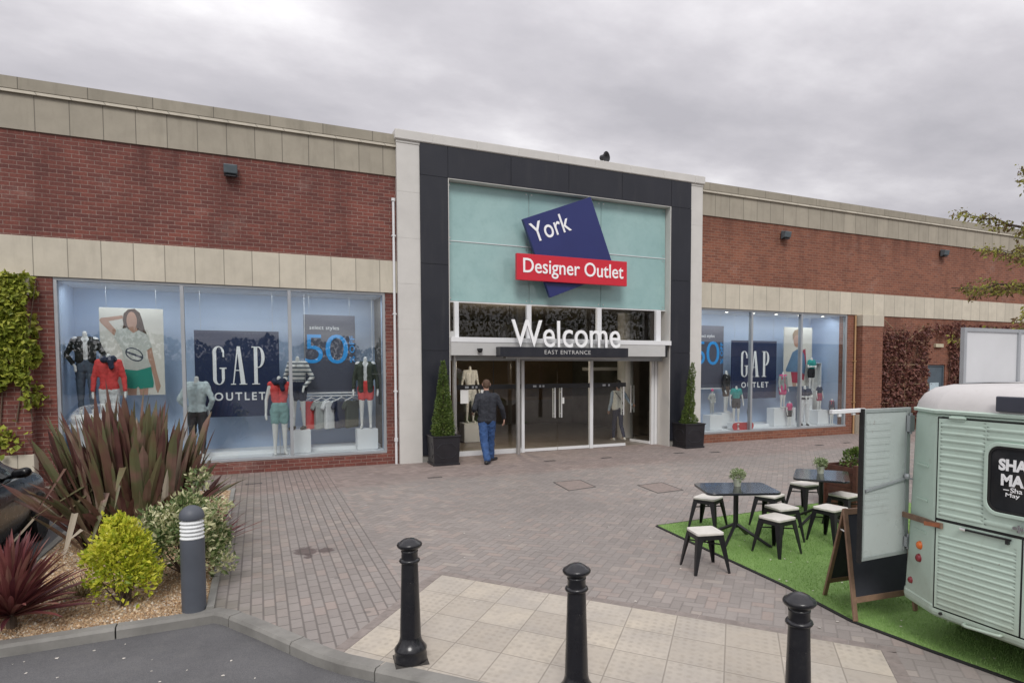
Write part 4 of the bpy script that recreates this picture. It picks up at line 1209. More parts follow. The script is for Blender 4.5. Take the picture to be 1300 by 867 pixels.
b.build('blades', leaf_mat('straw_blades', [(0, (.10, .09, .035)), (.5, (.22, .17, .08)), (1, (.34, .27, .15))]), t)
t = thing('dark_flax_tuft', 'thin dark purple spiky leaves spilling over the bed edge below the window', 'plant', (-.62, 8.75, .02))
b = MB(); rnd = random.Random(43)
for k in range(46):
    a = rnd.uniform(-1.5, 1.5)
    strap_leaf(b, (-.62 + rnd.gauss(0, .05), 8.75 + rnd.gauss(0, .08), .02), a, rnd.uniform(.3, 1.25), rnd.uniform(.4, .75), .022, rnd.uniform(.1, .5), rnd, segs=5)
b.build('leaves', L_CORD, t)

# climbers on the walls
L_IVY = leaf_mat('yellow_green_ivy_leaves', [(0, (.14, .19, .03)), (.4, (.28, .33, .045)), (.75, (.43, .45, .07)), (1, (.58, .56, .14))], .45, .3)
t = thing('ivy', 'yellow green ivy hanging thickly over the brickwork left of the shop windows', 'climbing plant', (-4.0, 14.4, 1.4))
rnd = random.Random(51); b = MB(); pts = []
for k in range(13000):
    x = rnd.uniform(-5.6, -3.36); zt = rnd.random()
    edge = -3.50 + .22 * noise.noise((zt * 6, 2, 3)) - .05
    z = 1.45 + 2.33 * zt
    if x > edge: continue
    gap = noise.noise((x * 2.2, z * 1.6, 8)) + (.25 if z > 2.4 else -.06)
    if gap < -.30: continue
    if z < 1.9 + .35 * noise.noise((x * 3, 0, 4)) and rnd.random() < .55: continue
    y = 14.16 - abs(rnd.gauss(0, .06)) if x < -3.6 else 14.40 - abs(rnd.gauss(0, .07))
    pts.append((Vector((x, y, z)), Vector((0, -.8, -.5))))
for k in range(160): pts.append((Vector((-4.15 + rnd.gauss(0, .2), 14.12 - abs(rnd.gauss(0, .06)), .95 + rnd.gauss(0, .12))), Vector((0, -.8, -.3))))
leaf_cloud(b, rnd, pts, .10, aspect=.85, up=-.5)
b.build('foliage', L_IVY, t)
b = MB()
for k in range(12):
    x = -3.6 - k * .22; b.tube([(x, 14.16, 1.2), (x + rnd.gauss(0, .1), 14.155, 2.3), (x + rnd.gauss(0, .15), 14.155, 3.7)], [.012, .009, .005], n=5)
b.build('stems', M_STEM, t)
L_CREEP = leaf_mat('dark_red_creeper_leaves', [(0, (.08, .034, .032)), (.4, (.165, .066, .056)), (.75, (.24, .105, .078)), (.93, (.22, .15, .08)), (1, (.26, .24, .10))], .55, .2)
t = thing('wall_creeper', 'dark red brown creeper trained over the brick wall round the grey door', 'climbing plant', (20, 14.4, .3))
rnd = random.Random(61); b = MB(); pts = []
for k in range(15000):
    x = rnd.uniform(18.2, 27); z = .4 + 3.5 * rnd.random()
    if 20.55 < x < 21.75 and z < 3.25 + .15 * noise.noise((x * 3, 1, 1)): continue
    top = 3.35 + .35 * noise.noise((x * 1.3, 5, 2)) + (.25 if x > 20.2 else 0)
    if z > top: continue
    if noise.noise((x * 1.7, z * 1.7, 9)) < -.28: continue
    y = 14.40 - abs(rnd.gauss(0, .10 + (.08 if z > 3.1 and x > 20 else 0)))
    pts.append((Vector((x, y, z)), Vector((0, -.8, -.4))))
leaf_cloud(b, rnd, pts, .115, aspect=.7, up=-.6)
b.build('foliage', L_CREEP, t)
b = MB()
for k in range(40):
    x = 18.3 + k * .2
    if 20.5 < x < 21.8: continue
    P = [(x, 14.40, 0)]
    for q in range(6): P.append((P[-1][0] + rnd.gauss(0, .10), 14.395 - rnd.random() * .04, .6 * (q + 1)))
    b.tube(P, [.016, .014, .012, .01, .008, .006, .004], n=5)
b.build('stems', M_STEM, t)
b = MB()
for z in (.95, 1.55, 2.2, 3.0): b.cyl((18.3, 14.30, z), (20.6, 14.30, z), .014, n=6)
b.cyl((18.35, 14.3, 3.65), (19.4, 14.3, 2.95), .016, n=6); b.cyl((19.4, 14.3, 2.95), (20.3, 14.3, 3.45), .014, n=6); b.cyl((19.4, 14.3, 2.95), (19.4, 14.3, .6), .012, n=6)
b.build('trellis', mk('tan_battens', (.30, .21, .13), .8, var=.2), t)

# small tree at the right, its trunk outside the photograph
def tree(name, lab, base, boughs, mats, leafmat, seed, trunk_h=3.2, r=.09, leaf=.075, dens=1.0):
    rnd = random.Random(seed)
    t = thing(name, lab, 'tree', base)
    base = Vector(base)
    b = MB()
    top = base + Vector((.1, .05, trunk_h + 2.6))
    tr = [base - Vector((0, 0, .1)), base + Vector((.03, 0, trunk_h * .5)), base + Vector((.0, .04, trunk_h)), top]
    b.tube(tr, [r, r * .85, r * .7, r * .2], n=10)
    b.build('trunk', M_BARK, t)
    b = MB(); lb_ = MB(); pts = []
    for (h, az, ln, rise, droop) in boughs:
        s = base + Vector((.02, .03, h))
        d = Vector((math.cos(az), math.sin(az), 0))
        P = [s]
        nseg = 9
        for i in range(1, nseg + 1):
            f = i / nseg
            P.append(s + d * ln * f + Vector((rnd.gauss(0, .02), rnd.gauss(0, .02), rise * f - droop * f * f + rnd.gauss(0, .02))))
        b.tube(P, [r * .35 * (1 - .9 * i / nseg) + .003 for i in range(nseg + 1)], n=6)
        for i in range(2, nseg + 1):
            for sgn in (-1, 1):
                if rnd.random() < .15: continue
                sd = (d * rnd.uniform(.3, .9) + Vector((-d.y, d.x, 0)) * sgn * rnd.uniform(.3, .8) + Vector((0, 0, rnd.uniform(-.15, .3)))).normalized()
                l2 = rnd.uniform(.2, .55) * ln * (.35 + .3 * (1 - i / nseg))
                e = P[i] + sd * l2
                mid = P[i].lerp(e, .5) + Vector((0, 0, .03))
                b.tube([P[i], mid, e + Vector((0, 0, -.04))], [.006, .004, .002], n=4)
                for q in range(int(22 * l2 / .3 * dens) + 4):
                    f = rnd.random()
                    p = P[i].lerp(mid, f * 2) if f < .5 else mid.lerp(e, f * 2 - 1)
                    pts.append((p + Vector((rnd.gauss(0, .03), rnd.gauss(0, .03), rnd.gauss(-.02, .035))), Vector((sd.x, sd.y, -.7))))
            for q in range(int(8 * dens)): pts.append((P[i].lerp(P[i - 1], rnd.random()) + Vector((rnd.gauss(0, .03), rnd.gauss(0, .03), rnd.gauss(-.01, .03))), Vector((d.x, d.y, -.6))))
    b.build('boughs', M_BARK, t)
    leaf_cloud(lb_, rnd, pts, leaf, aspect=.5, up=-.3)
    lb_.build('foliage', leafmat, t)
    return t
L_PLUM = leaf_mat('bronze_green_tree_leaves', [(0, (.11, .055, .035)), (.3, (.18, .11, .05)), (.55, (.24, .23, .06)), (.8, (.38, .38, .07)), (1, (.52, .48, .13))], .45, .4)
rnd = random.Random(71)
bough = []
for az, ln, h, rise, droop in ((R(172), 2.2, 3.35, .75, .35), (R(158), 2.5, 3.2, .45, .35), (R(185), 2.0, 2.95, .2, .35), (R(140), 1.9, 3.8, .9, .2), (R(165), 1.55, 4.1, 1.0, .15), (R(195), 1.6, 3.6, .5, .3), (R(176), 2.3, 2.65, .35, .45),
                               (R(205), 1.6, 3.0, .35, .3), (R(150), 2.0, 2.6, .25, .3), (R(180), 1.2, 4.6, .8, .1), (R(20), 1.8, 3.3, .6, .3), (R(-40), 1.7, 3.0, .6, .3), (R(60), 1.8, 3.7, .7, .2), (R(100), 1.7, 3.2, .5, .3), (R(-90), 1.7, 3.4, .6, .2), (R(240), 1.6, 4.0, .7, .2), (R(300), 1.4, 4.4, .7, .2)):
    bough.append((h, az, ln, rise, droop))
tree('plum_tree', 'slender tree with bronze and yellow green leaves reaching in beside the van', (10.75, 5.0, 0), [(h, a, l * (.84 if 2.2 < a < 3.7 else .9), r_ * .9, d_) for h, a, l, r_, d_ in bough], None, L_PLUM, 77, leaf=.055, dens=1.5)

# ------------------------------------------------------------------ seating area
M_TURF = leaf_mat('artificial_turf', [(0, (.19, .34, .09)), (.45, (.275, .45, .135)), (.8, (.33, .50, .18)), (1, (.44, .56, .27))], .6, .25, .2)
def turf_base_mat():
    m, n, p = newmat('turf_backing')
    pos = n.new('ShaderNodeNewGeometry').outputs['Position']
    c = n.mix(n.mapr(n.noise(pos, 90, 3, .7), .3, .7, 0, 1), (.15, .28, .07), (.28, .44, .13))
    c = n.mix(n.mapr(n.noise(pos, 1.6, 5, .6), .4, .7, 0, .35), c, (.10, .20, .04))
    n.link(c, p.inputs['Base Color']); p.inputs['Roughness'].default_value = .85
    n.link(n.bump(n.noise(pos, 150, 3, .7), .8, .01), p.inputs['Normal'])
    return m
TP = [(4.88, 7.235), (4.78, 5.9), (4.70, 4.68), (4.57, 3.80), (4.64, 3.14), (4.73, 2.54), (4.85, 1.2), (9.3, 1.2), (9.3, 7.35)]
t = thing('grass_mat', 'bright green artificial grass mat under the black tables and the mint van', 'grass mat', (7, 4.5, 0))
b = MB(); b.prism(TP, .002, .014); b.build('backing', turf_base_mat(), t)
b = MB()
for i in range(6):
    p, q = Vector(TP[i]), Vector(TP[i + 1]); d = (q - p).normalized(); nr = Vector((-d.y, d.x))
    b.prism([tuple(p), tuple(p - nr * -.0), tuple(q), tuple(q - nr * .035), tuple(p - nr * .035)][1:], .001, .012)
p, q = Vector(TP[-1]), Vector(TP[0]); b.prism([tuple(q), tuple(p), tuple(p + Vector((0, .03))), tuple(q + Vector((0, .03)))], .001, .012)
b.build('edging', M_RUBBER, t)
def inside(x, y, P):
    c = False
    for i in range(len(P)):
        a, e = P[i], P[i - 1]
        if (a[1] > y) != (e[1] > y) and x < (e[0] - a[0]) * (y - a[1]) / (e[1] - a[1]) + a[0]: c = not c
    return c
b = MB(); rnd = random.Random(81)
for k in range(42000):
    x = rnd.uniform(4.55, 8.6); y = rnd.uniform(2.0, 7.33)
    if not inside(x, y, TP): continue
    a = rnd.uniform(0, 6.283); w = .0035; h = rnd.uniform(.014, .028); l = rnd.uniform(.0, .016); a2 = rnd.uniform(0, 6.283)
    c = Vector((x, y, .013)); s_ = Vector((math.cos(a) * w, math.sin(a) * w, 0))
    b.face([c - s_, c + s_, c + Vector((math.cos(a2) * l, math.sin(a2) * l, h))])
o = b.build('pile', M_TURF, t); o['kind'] = 'stuff'

M_WOODTOP = mk('bleached_wood', (.66, .635, .585), .7, var=.12, vs=9, bump=.2, bs=50, grime=.3)
def stool(loc, rot, lab):
    t = thing('stool', lab, 'stool', loc, rot, 'black metal stools with pale wooden seats')
    a = .155
    b = MB(); b.prism([(-a + .03, -a), (a - .03, -a), (a - .009, -a + .009), (a, -a + .03), (a, a - .03), (a - .009, a - .009), (a - .03, a), (-a + .03, a), (-a + .009, a - .009), (-a, a - .03), (-a, -a + .03), (-a + .009, -a + .009)], .40, .428)
    b.build('seat', M_WOODTOP, t, world=False, bevel=.006)
    b = MB(); k = a - .006
    b.box(-k, k, -k, -k + .012, .35, .399); b.box(-k, k, k - .012, k, .35, .399); b.box(-k, -k + .012, -k + .0121, k - .0121, .35, .399); b.box(k - .012, k, -k + .0121, k - .0121, .35, .399)
    b.build('seat_rim', M_BLACK, t, world=False, bevel=.003)
    for sx in (-1, 1):
        for sy in (-1, 1):
            b = MB()
            def sec(z, r, w):   # angle section leg, outer corner at r
                return [Vector((sx * r, sy * r, z)), Vector((sx * (r - w), sy * r, z)), Vector((sx * (r - w), sy * (r - .006), z)), Vector((sx * (r - .006), sy * (r - .006), z)), Vector((sx * (r - .006), sy * (r - w), z)), Vector((sx * r, sy * (r - w), z))]
            A_, B_, C_ = sec(.372, a - .004, .066), sec(.20, a + .022, .050), sec(.0, a + .048, .026)
            vs = A_ + B_ + C_
            fs = [(i, (i + 1) % 6, 6 + (i + 1) % 6, 6 + i) for i in range(6)] + [(6 + i, 6 + (i + 1) % 6, 12 + (i + 1) % 6, 12 + i) for i in range(6)] + [(0, 1, 2, 3), (0, 3, 4, 5), (12, 15, 14, 13), (12, 17, 16, 15)]
            b.mesh(vs, fs)
            b.build('leg', M_BLACK, t, world=False)
    b = MB(); q = a - .02
    b.bar((-q, -q, .31), (q, q, .31), .012, .014); b.bar((-q, q, .295), (q, -q, .295), .012, .014)
    b.build('brace', M_BLACK, t, world=False)
    return t
st = stool((4.31, 5.49, 0), R(-13), 'black stool with pale seat standing half off the mat, nearest the bollards')
for x, y, r, lab in ((5.41, 6.83, 28, 'black stool with pale seat at the far left side of the near table'),
                     (5.42, 5.58, 8, 'black stool right of the near table, in front of the stool it hides'),
                     (5.86, 5.96, -2, 'black stool mostly hidden behind another, right of the near table'),
                     (6.27, 6.60, 20, 'black stool showing only its end past the right corner of the near table'),
                     (7.33, 7.00, 3, 'black stool with pale seat on the near left side of the far table'),
                     (6.38, 5.67, 9, 'black stool with pale seat beside the wooden chalkboard'),
                     (7.20, 6.17, 8, 'black stool with shaded seat tucked against the far table, near the van door')):
    c = copy_tree(st); c.location = (x, y, .012); c.rotation_euler.z = R(r); c['label'] = lab
M_TABLE = mk('black_table_top', (.016, .019, .026), .16, var=.15, vs=4, spec=.6, coat=.3)
def table(loc, rot, lab):
    t = thing('cafe_table', lab, 'table', loc, rot, 'black pedestal tables on the grass mat')
    b = MB(); P = []
    for cx, cy, a0 in ((.36, .26, 0), (-.36, .26, 90), (-.36, -.26, 180), (.36, -.26, 270)):
        for k in range(6): a = R(a0 + k * 18); P.append((cx + .09 * math.cos(a), cy + .09 * math.sin(a)))
    b.prism(P, .652, .680); b.build('tabletop', M_TABLE, t, world=False, bevel=.005)
    b = MB(); b.cyl((0, 0, .19), (0, 0, .651), .031, n=18); b.cyl((0, 0, .635), (0, 0, .651), .14, n=18); b.build('column', M_BLACK, t, smooth=True, world=False, auto=40)
    for k in range(4):
        a = R(45 + 90 * k + 8); d = Vector((math.cos(a), math.sin(a), 0))
        b = MB(); b.tube([Vector((0, 0, .235)), d * .03 + Vector((0, 0, .22)), d * .40 + Vector((0, 0, .028)), d * .44 + Vector((0, 0, .016))], [.02, .021, .018, .013], n=10)
        b.cyl(d * .43 + Vector((0, 0, 0)), d * .43 + Vector((0, 0, .018)), .02, n=10)
        b.build('leg', M_BLACK, t, smooth=True, world=False, auto=50)
    return t
tb = table((5.28, 6.13, .012), R(-22), 'black rounded table with splayed legs in front, nearer the bollards')
c = copy_tree(tb); c.location = (6.97, 6.36, .012); c.rotation_euler.z = R(42); c['label'] = 'black rounded table farther back, beside the brown wooden planter box'
M_POT = mk('pale_green_pot', (.47, .50, .40), .6, var=.06)
L_SMALL = leaf_mat('small_potted_leaves', [(0, (.10, .15, .05)), (.45, (.24, .32, .14)), (.8, (.45, .50, .32)), (1, (.68, .70, .54))])
def pot_plant(x, y, z, lab, seed):
    t = thing('potted_plant', lab, 'potted plant', (x, y, z), 0, 'small potted plants on the tables')
    b = MB(); b.lathe([(.001, .001), (.040, .001), (.055, .085), (.058, .086), (.058, .098), (.052, .098), (.047, .08), (.001, .078)], (x, y, z), 20); b.build('pot', M_POT, t, smooth=True, auto=50)
    rnd = random.Random(seed); b = MB(); pts = []
    for k in range(420):
        d = Vector((rnd.gauss(0, 1), rnd.gauss(0, 1), rnd.gauss(.3, .8))).normalized()
        pts.append((Vector((x, y, z + .14)) + Vector((d.x * .085, d.y * .085, d.z * .07)) * (.4 + .75 * rnd.random()), d))
    leaf_cloud(b, rnd, pts, .030, aspect=.6); b.build('foliage', L_SMALL, t)
    b = MB()
    for k in range(8): b.cyl((x, y, z + .07), (x + rnd.gauss(0, .04), y + rnd.gauss(0, .04), z + .16), .002, n=4)
    b.build('stems', M_STEM, t)
pot_plant(5.36, 6.20, .692, 'small leafy plant in a pale pot on the nearer black table', 1)
pot_plant(7.03, 6.43, .692, 'small leafy plant in a pale pot on the farther black table', 2)
M_REDWOOD = mk('stained_planks', (.085, .030, .020), .65, var=.3, vs=10)
t = thing('wooden_planter', 'brown wooden plank planter behind the far table, half hidden by the van door', 'planter', (8.5, 6.95, .012))
for x0, x1, y0, y1 in ((8.0, 9.0, 6.64, 6.66), (8.0, 9.0, 7.24, 7.26), (8.0, 8.02, 6.661, 7.239), (8.98, 9.0, 6.661, 7.239)):
    b = MB()
    for k in range(6): b.box(x0, x1, y0, y1, .03 + k * .105, .13 + k * .105)
    b.build('side', M_REDWOOD, t)
for x in (8.0, 8.99):
    for y in (6.65, 7.25):
        b = MB(); b.box(x - .035, x + .035, y - .035, y + .035, .012, .70); b.build('post', M_REDWOOD, t, bevel=.004)
b = MB(); b.box(8.021, 8.979, 6.661, 7.239, .5, .56); b.build('soil', M_SOIL, t)
shrub('planter_shrub', 'small green plant growing in the brown wooden planter', (8.30, 6.92, .56), .20, .18, .34, .045, L_BOX, 14, 900)

# ------------------------------------------------------------------ chalkboard
M_OAK = mk('weathered_oak', (.235, .145, .095), .65, var=.28, vs=8, bump=.25, bs=40)
M_CHALK = mk('chalkboard', (.030, .032, .042), .7, var=.12, vs=3)
ab = thing('chalkboard_sign', 'wooden A-frame chalkboard standing open on the mat edge in front of the van door', 'chalkboard', (5.0, 4.02, .012))
fl, bl, ap = Vector((4.545, 3.77, .012)), Vector((4.81, 4.33, .012)), Vector((4.69, 4.03, .915))
rd = Vector((.995, -.10, 0)).normalized(); wd = .72
def board_leaf(foot, name):
    up = (ap - foot).normalized()
    f = MB()
    w = .042
    f.bar(foot + rd * w / 2, ap + rd * w / 2, w, .022, up=up.cross(rd)); f.bar(foot + rd * (wd - w / 2), ap + rd * (wd - w / 2), w, .022, up=up.cross(rd))
    Lh = (ap - foot).length
    for s0 in (.17, Lh - .03): f.bar(foot + up * s0 + rd * w, foot + up * s0 + rd * (wd - w), .022, .05, up=up)
    o = f.build(name, M_OAK, ab, bevel=.003)
    f = MB()
    q = up.cross(rd) * .004
    A_ = foot + up * .19 + rd * (w - .003); B_ = foot + up * .19 + rd * (wd - w + .003); C_ = foot + up * (Lh - .05) + rd * (wd - w + .003); D_ = foot + up * (Lh - .05) + rd * (w - .003)
    f.hexa([A_ - q, B_ - q, C_ - q, D_ - q], [A_ + q, B_ + q, C_ + q, D_ + q]); f.build('board', M_CHALK, o)
board_leaf(fl, 'front_frame'); board_leaf(bl + Vector((0, .012, 0)), 'rear_frame')
b = MB(); b.cyl(fl.lerp(ap, .78) + rd * .02, bl.lerp(ap, .78) + rd * .02, .006, n=6); b.build('stay_cord', M_PAPER, ab)

# ------------------------------------------------------------------ food van
def paint_mat(name, base, rough=.35):
    m, n, p = newmat(name)
    pos = n.new('ShaderNodeNewGeometry').outputs['Position']
    c = n.mix(n.mapr(n.noise(pos, 2, 5, .6), .3, .7, 0, 1), tuple(v * .93 for v in base), tuple(min(1, v * 1.06) for v in base))
    c = n.mix(n.mapr(n.noise(pos, 14, 6, .75), .56, .8, 0, .35), c, (base[0] * .55, base[1] * .5, base[2] * .42))
    zz = n.sep(pos)[2]
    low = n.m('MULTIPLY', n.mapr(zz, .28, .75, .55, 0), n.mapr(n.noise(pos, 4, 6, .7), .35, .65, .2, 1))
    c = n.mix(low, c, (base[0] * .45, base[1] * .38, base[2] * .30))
    rs = n.m('MULTIPLY', n.mapr(n.noise(pos, 26, 4, .7), .68, .74, 0, 1), n.mapr(n.noise(pos, 3, 3), .5, .62, 0, 1))
    c = n.mix(n.m('MULTIPLY', rs, .8), c, (.16, .065, .03))
    n.link(c, p.inputs['Base Color']); n.link(n.mapr(n.noise(pos, 6, 4), .3, .7, rough * .75, rough * 1.4), p.inputs['Roughness'])
    n.link(n.bump(n.noise(pos, 4, 4), .22, .03), p.inputs['Normal'])
    return m
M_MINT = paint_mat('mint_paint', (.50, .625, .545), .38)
M_MINTIN = paint_mat('mint_sheet', (.45, .50, .485), .3)
M_ROOF = paint_mat('van_roof_white', (.60, .58, .57), .45)
van = thing('food_van', 'mint green ribbed vintage food van with white roof and its side door swung open', 'van', (6.5, 2.49, .012))
Yc = 2.49
def vout(ins, x1=7.9, h0=.96):
    """plan outline of the body, from rear far corner round; ins = inset, h0 = half width"""
    h = h0 - ins
    P = []
    def cor(sy):
        return [(4.6 + ins, Yc + sy * (.62 - ins * .4)), (4.606 + ins, Yc + sy * (.645 - ins * .4)), (4.745 + ins * .6, Yc + sy * (h - .035)), (4.785 + ins * .4, Yc + sy * h)]
    P += cor(1) + [(x1 - .15, Yc + h), (x1 - ins, Yc + h - .15), (x1 - ins, Yc - h + .15), (x1 - .15, Yc - h)] + cor(-1)[::-1]
    return P
def loft(b, rows):
    n = len(rows[0][0]); vs = []
    for P, z in rows: vs += [(p[0], p[1], z) for p in P]
    fs = [(r * n + k, (r + 1) * n + k, (r + 1) * n + (k + 1) % n, r * n + (k + 1) % n) for r in range(len(rows) - 1) for k in range(n)]
    b.mesh(vs, fs)
b = MB()
loft(b, [(vout(.30), .30), (vout(.03, h0=.99), .285), (vout(.0, h0=.99), .31), (vout(-.006, h0=.99), .335), (vout(-.006, h0=.988), .375), (vout(.0, h0=.984), .385), (vout(.0, h0=.955), 1.0), (vout(.0, h0=.925), 1.80), (vout(.012, h0=.925), 1.835)])
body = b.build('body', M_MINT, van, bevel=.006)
b = MB()
loft(b, [(vout(.01, h0=.925), 1.834), (vout(-.018, h0=.925), 1.838), (vout(-.022, h0=.925), 1.858), (vout(.0, h0=.925), 1.866)]); b.build('gutter', M_MINT, van)
b = MB()
loft(b, [(vout(.0, h0=.925), 1.864), (vout(.012, h0=.925), 1.91), (vout(.05, h0=.925), 1.972), (vout(.12, h0=.925), 2.022), (vout(.24, h0=.925), 2.05), (vout(.45, h0=.925), 2.066), (vout(.75, h0=.925), 2.07)])
nn = len(vout(0)); b.f.append(tuple(range(6 * nn, 7 * nn))); b.mi.append(0)
b.build('roof', M_ROOF, van, smooth=True, auto=50)
def ribs(b, y0, y1, z0, z1, pitch=.0535, amp=.0075, x=4.592):
    """pressed horizontal ribs on the rear skin"""
    n_ = max(1, round((z1 - z0) / pitch)); pt = (z1 - z0) / n_
    zs = []
    for r in range(n_):
        for k in range(8): zs.append((z0 + pt * (r + k / 8), amp * max(0, math.sin(k / 8 * 2 * math.pi)) ** .8 * 1.0 + amp * .35 * min(0, math.sin(k / 8 * 2 * math.pi))))
    zs.append((z1, 0))
    ys = [y0, y0 + .02, y1 - .02, y1]
    vs = []
    for z, o_ in zs:
        for q, yv in enumerate(ys): vs.append((x - (o_ if q in (1, 2) else 0), yv, z))
    fs = []
    for r in range(len(zs) - 1):
        for q in range(3): fs.append((r * 4 + q, (r + 1) * 4 + q, (r + 1) * 4 + q + 1, r * 4 + q + 1))
    b.mesh(vs, fs)
b = MB()
b.box(4.592, 4.602, 1.885, 3.095, 1.052, 1.80)
W0, W1, Z0, Z1 = Yc - .255, Yc + .255, 1.165, 1.665
ribs(b, 1.90, W0 - .01, 1.075, 1.79); ribs(b, W1 + .01, 3.08, 1.075, 1.79)
ribs(b, W0 - .01 + .0101, W1 + .01 - .0101, Z1 + .01, 1.79); ribs(b, W0 + .0001, W1 - .0001, 1.075, Z0 - .01)
hatch = b.build('rear_hatch', M_MINT, van, smooth=True, auto=60)
def rrect(y0, y1, z0, z1, r, n=6):
    P = []
    for cy, cz, a0 in ((y1 - r, z1 - r, 0), (y0 + r, z1 - r, 90), (y0 + r, z0 + r, 180), (y1 - r, z0 + r, 270)):
        for k in range(n + 1): a = R(a0 + 90 * k / n); P.append((cy + r * math.cos(a), cz + r * math.sin(a)))
    return P
YZ = Matrix(((0, 0, -1, 0), (-0 + 1, 0, 0, 0), (0, 1, 0, 0), (0, 0, 0, 1)))   # (u,v,w) -> (x=-w, y=u, z=v)
def ring(b, outer, inner, w0, w1, M):
    n = len(outer)
    vs = [M @ Vector((p[0], p[1], w0)) for p in outer] + [M @ Vector((p[0], p[1], w1)) for p in outer] + [M @ Vector((p[0], p[1], w1)) for p in inner] + [M @ Vector((p[0], p[1], w0)) for p in inner]
    fs = []
    for k in range(n):
        j = (k + 1) % n
        for r in range(3): fs.append((r * n + k, r * n + j, (r + 1) * n + j, (r + 1) * n + k))
    b.mesh(vs, fs)
b = MB(); ring(b, rrect(W0 - .004, W1 + .004, Z0 - .004, Z1 + .004, .095), rrect(W0 + .022, W1 - .022, Z0 + .022, Z1 - .022, .075), -4.60, -4.574 + .0, Matrix(((0, 0, 1, 0), (1, 0, 0, 0), (0, 1, 0, 0), (0, 0, 0, 1))) @ Matrix.Scale(-1, 4, (0, 0, 1)))
wf = b.build('rear_window', M_MINT, hatch, bevel=.004)
MX = Matrix(((0, 0, 1, 0), (1, 0, 0, 0), (0, 1, 0, 0), (0, 0, 0, 1)))   # (u,v,w)->(w,u,v)
b = MB(); ring(b, rrect(W0 + .0221, W1 - .0221, Z0 + .0221, Z1 - .0221, .075), rrect(W0 + .036, W1 - .036, Z0 + .036, Z1 - .036, .065), 4.60, 4.578, MX); b.build('rubber_seal', M_RUBBER, hatch)
b = MB(); b.prism(rrect(W0 + .0361, W1 - .0361, Z0 + .0361, Z1 - .0361, .065), 4.588, 4.591, MX)
b.build('window_glass', mk('dark_van_glass', (.022, .024, .027), .08, var=.3, vs=3), hatch)
rearM = lambda y, z: Matrix(((0, 0, -1, 4.588), (-1, 0, 0, y), (0, 1, 0, z), (0, 0, 0, 1)))
def rear_text(s_, y0, y1, z0, z1, bold, mat=M_LETTER):
    text(s_, (0, y0 - y1, 0, z1 - z0), rearM(y0, z0), mat, parent=hatch, thick=.003, bold=bold)
rear_text('SHA', 2.656, 2.470, 1.478, 1.560, .045)
rear_text('MA', 2.638, 2.490, 1.376, 1.456, .045)
rear_text('Sha', 2.575, 2.500, 1.335, 1.368, .01); rear_text('May', 2.605, 2.515, 1.295, 1.330, .01)
b = MB(); b.box(4.583, 4.5885, 2.585, 2.62, 1.347, 1.352); b.build('lettering', M_LETTER, hatch)
# lower doors
for y0, y1 in ((2.497, 3.095), (1.885, 2.483)):
    b = MB(); b.box(4.592, 4.602, y0, y1, .372, 1.030); ribs(b, y0 + .03, y1 - .02, .395, .955, .0465)
    d_ = b.build('rear_door', M_MINT, van, smooth=True, auto=60)
b = MB()   # dark gaps round the doors
for q in ((1.874, 1.883), (3.097, 3.106)): b.box(4.594, 4.601, q[0], q[1], .36, 1.812)
b.box(4.594, 4.601, 1.8831, 3.0969, 1.032, 1.050); b.box(4.594, 4.601, 1.8831, 3.0969, .360, .370); b.box(4.594, 4.601, 1.8831, 3.0969, 1.802, 1.812); b.box(4.594, 4.601, 2.4835, 2.4965, .3701, 1.0319)
b.build('door_gap', M_RUBBER, van)
b = MB(); b.box(4.575, 4.592, 2.56, 2.86, 1.006, 1.018); b.box(4.57, 4.592, 2.57, 2.59, .98, 1.006); b.build('slide_rail', M_BLACK, van)
b = MB(); b.cyl((4.575, 2.86, 1.012), (4.575, 2.90, 1.012), .012, n=10); b.box(4.560, 4.590, 2.47, 2.54, 1.095, 1.115); b.cyl((4.565, 2.50, 1.08), (4.565, 2.50, 1.13), .012, n=10); b.build('latch', M_CHROME, van)
b = MB(); b.tube([(4.598, 2.86, .322), (4.565, 2.855, .32), (4.56, 2.83, .32), (4.56, 2.63, .335), (4.565, 2.605, .337), (4.598, 2.60, .338)], .011, n=10); b.build('lifting_handle', M_MINT, van, smooth=True)
b = MB(); b.cyl((4.58, 3.04, .335), (4.60, 3.04, .335), .012, n=10); b.build('bolt', M_BLACK, van)
# corner lamps on the rear quarter panel
cd = Vector((-.90, .42, 0)).normalized()
def qp(t): return Vector((4.604, 3.133, 0)).lerp(Vector((4.745, 3.415, 0)), t)
def lamp(name, t_, z, r, mat):
    q = qp(t_); q2 = qp(t_ + .02); tg = (q2 - q).normalized(); nr = Vector((-tg.y, tg.x, 0))
    if nr.x > 0: nr = -nr
    c = q + Vector((0, 0, z))
    Mx = Matrix.Translation(c) @ nr.to_track_quat('Z', 'Y').to_matrix().to_4x4()
    b = MB(); b.lathe([(r * 1.12, -.01), (r * 1.12, .008), (r, .012), (r * .95, .02), (r * .6, .028), (.001, .031)], (0, 0, 0), 20); b.v = [Mx @ v for v in b.v]
    b.build(name, mat, van, smooth=True, auto=60)
M_AMBER = mk('amber_lens', (.75, .16, .015), .2, var=.1, coat=.5); M_REDLENS = mk('red_lens', (.22, .012, .02), .2, var=.1, coat=.5)
lamp('indicator', .50, .785, .030, M_AMBER); lamp('tail_lamp', .52, .682, .030, M_REDLENS); lamp('reflector', .86, .470, .025, M_REDLENS)
for z in (1.42, 1.15, .90):
    b = MB(); q, q2 = qp(.25), qp(.75); b.bar(q + Vector((-.003, 0, z)), q2 + Vector((-.003, 0, z)), .01, .012); b.build('panel_rib', M_MINT, van)
b = MB(); b.bar((4.73, 3.47, .985), (4.575, 3.04, 1.0), .02, .042); b.build('door_prop', mk('brown_batten', (.20, .125, .085), .75, var=.3, vs=14), van)
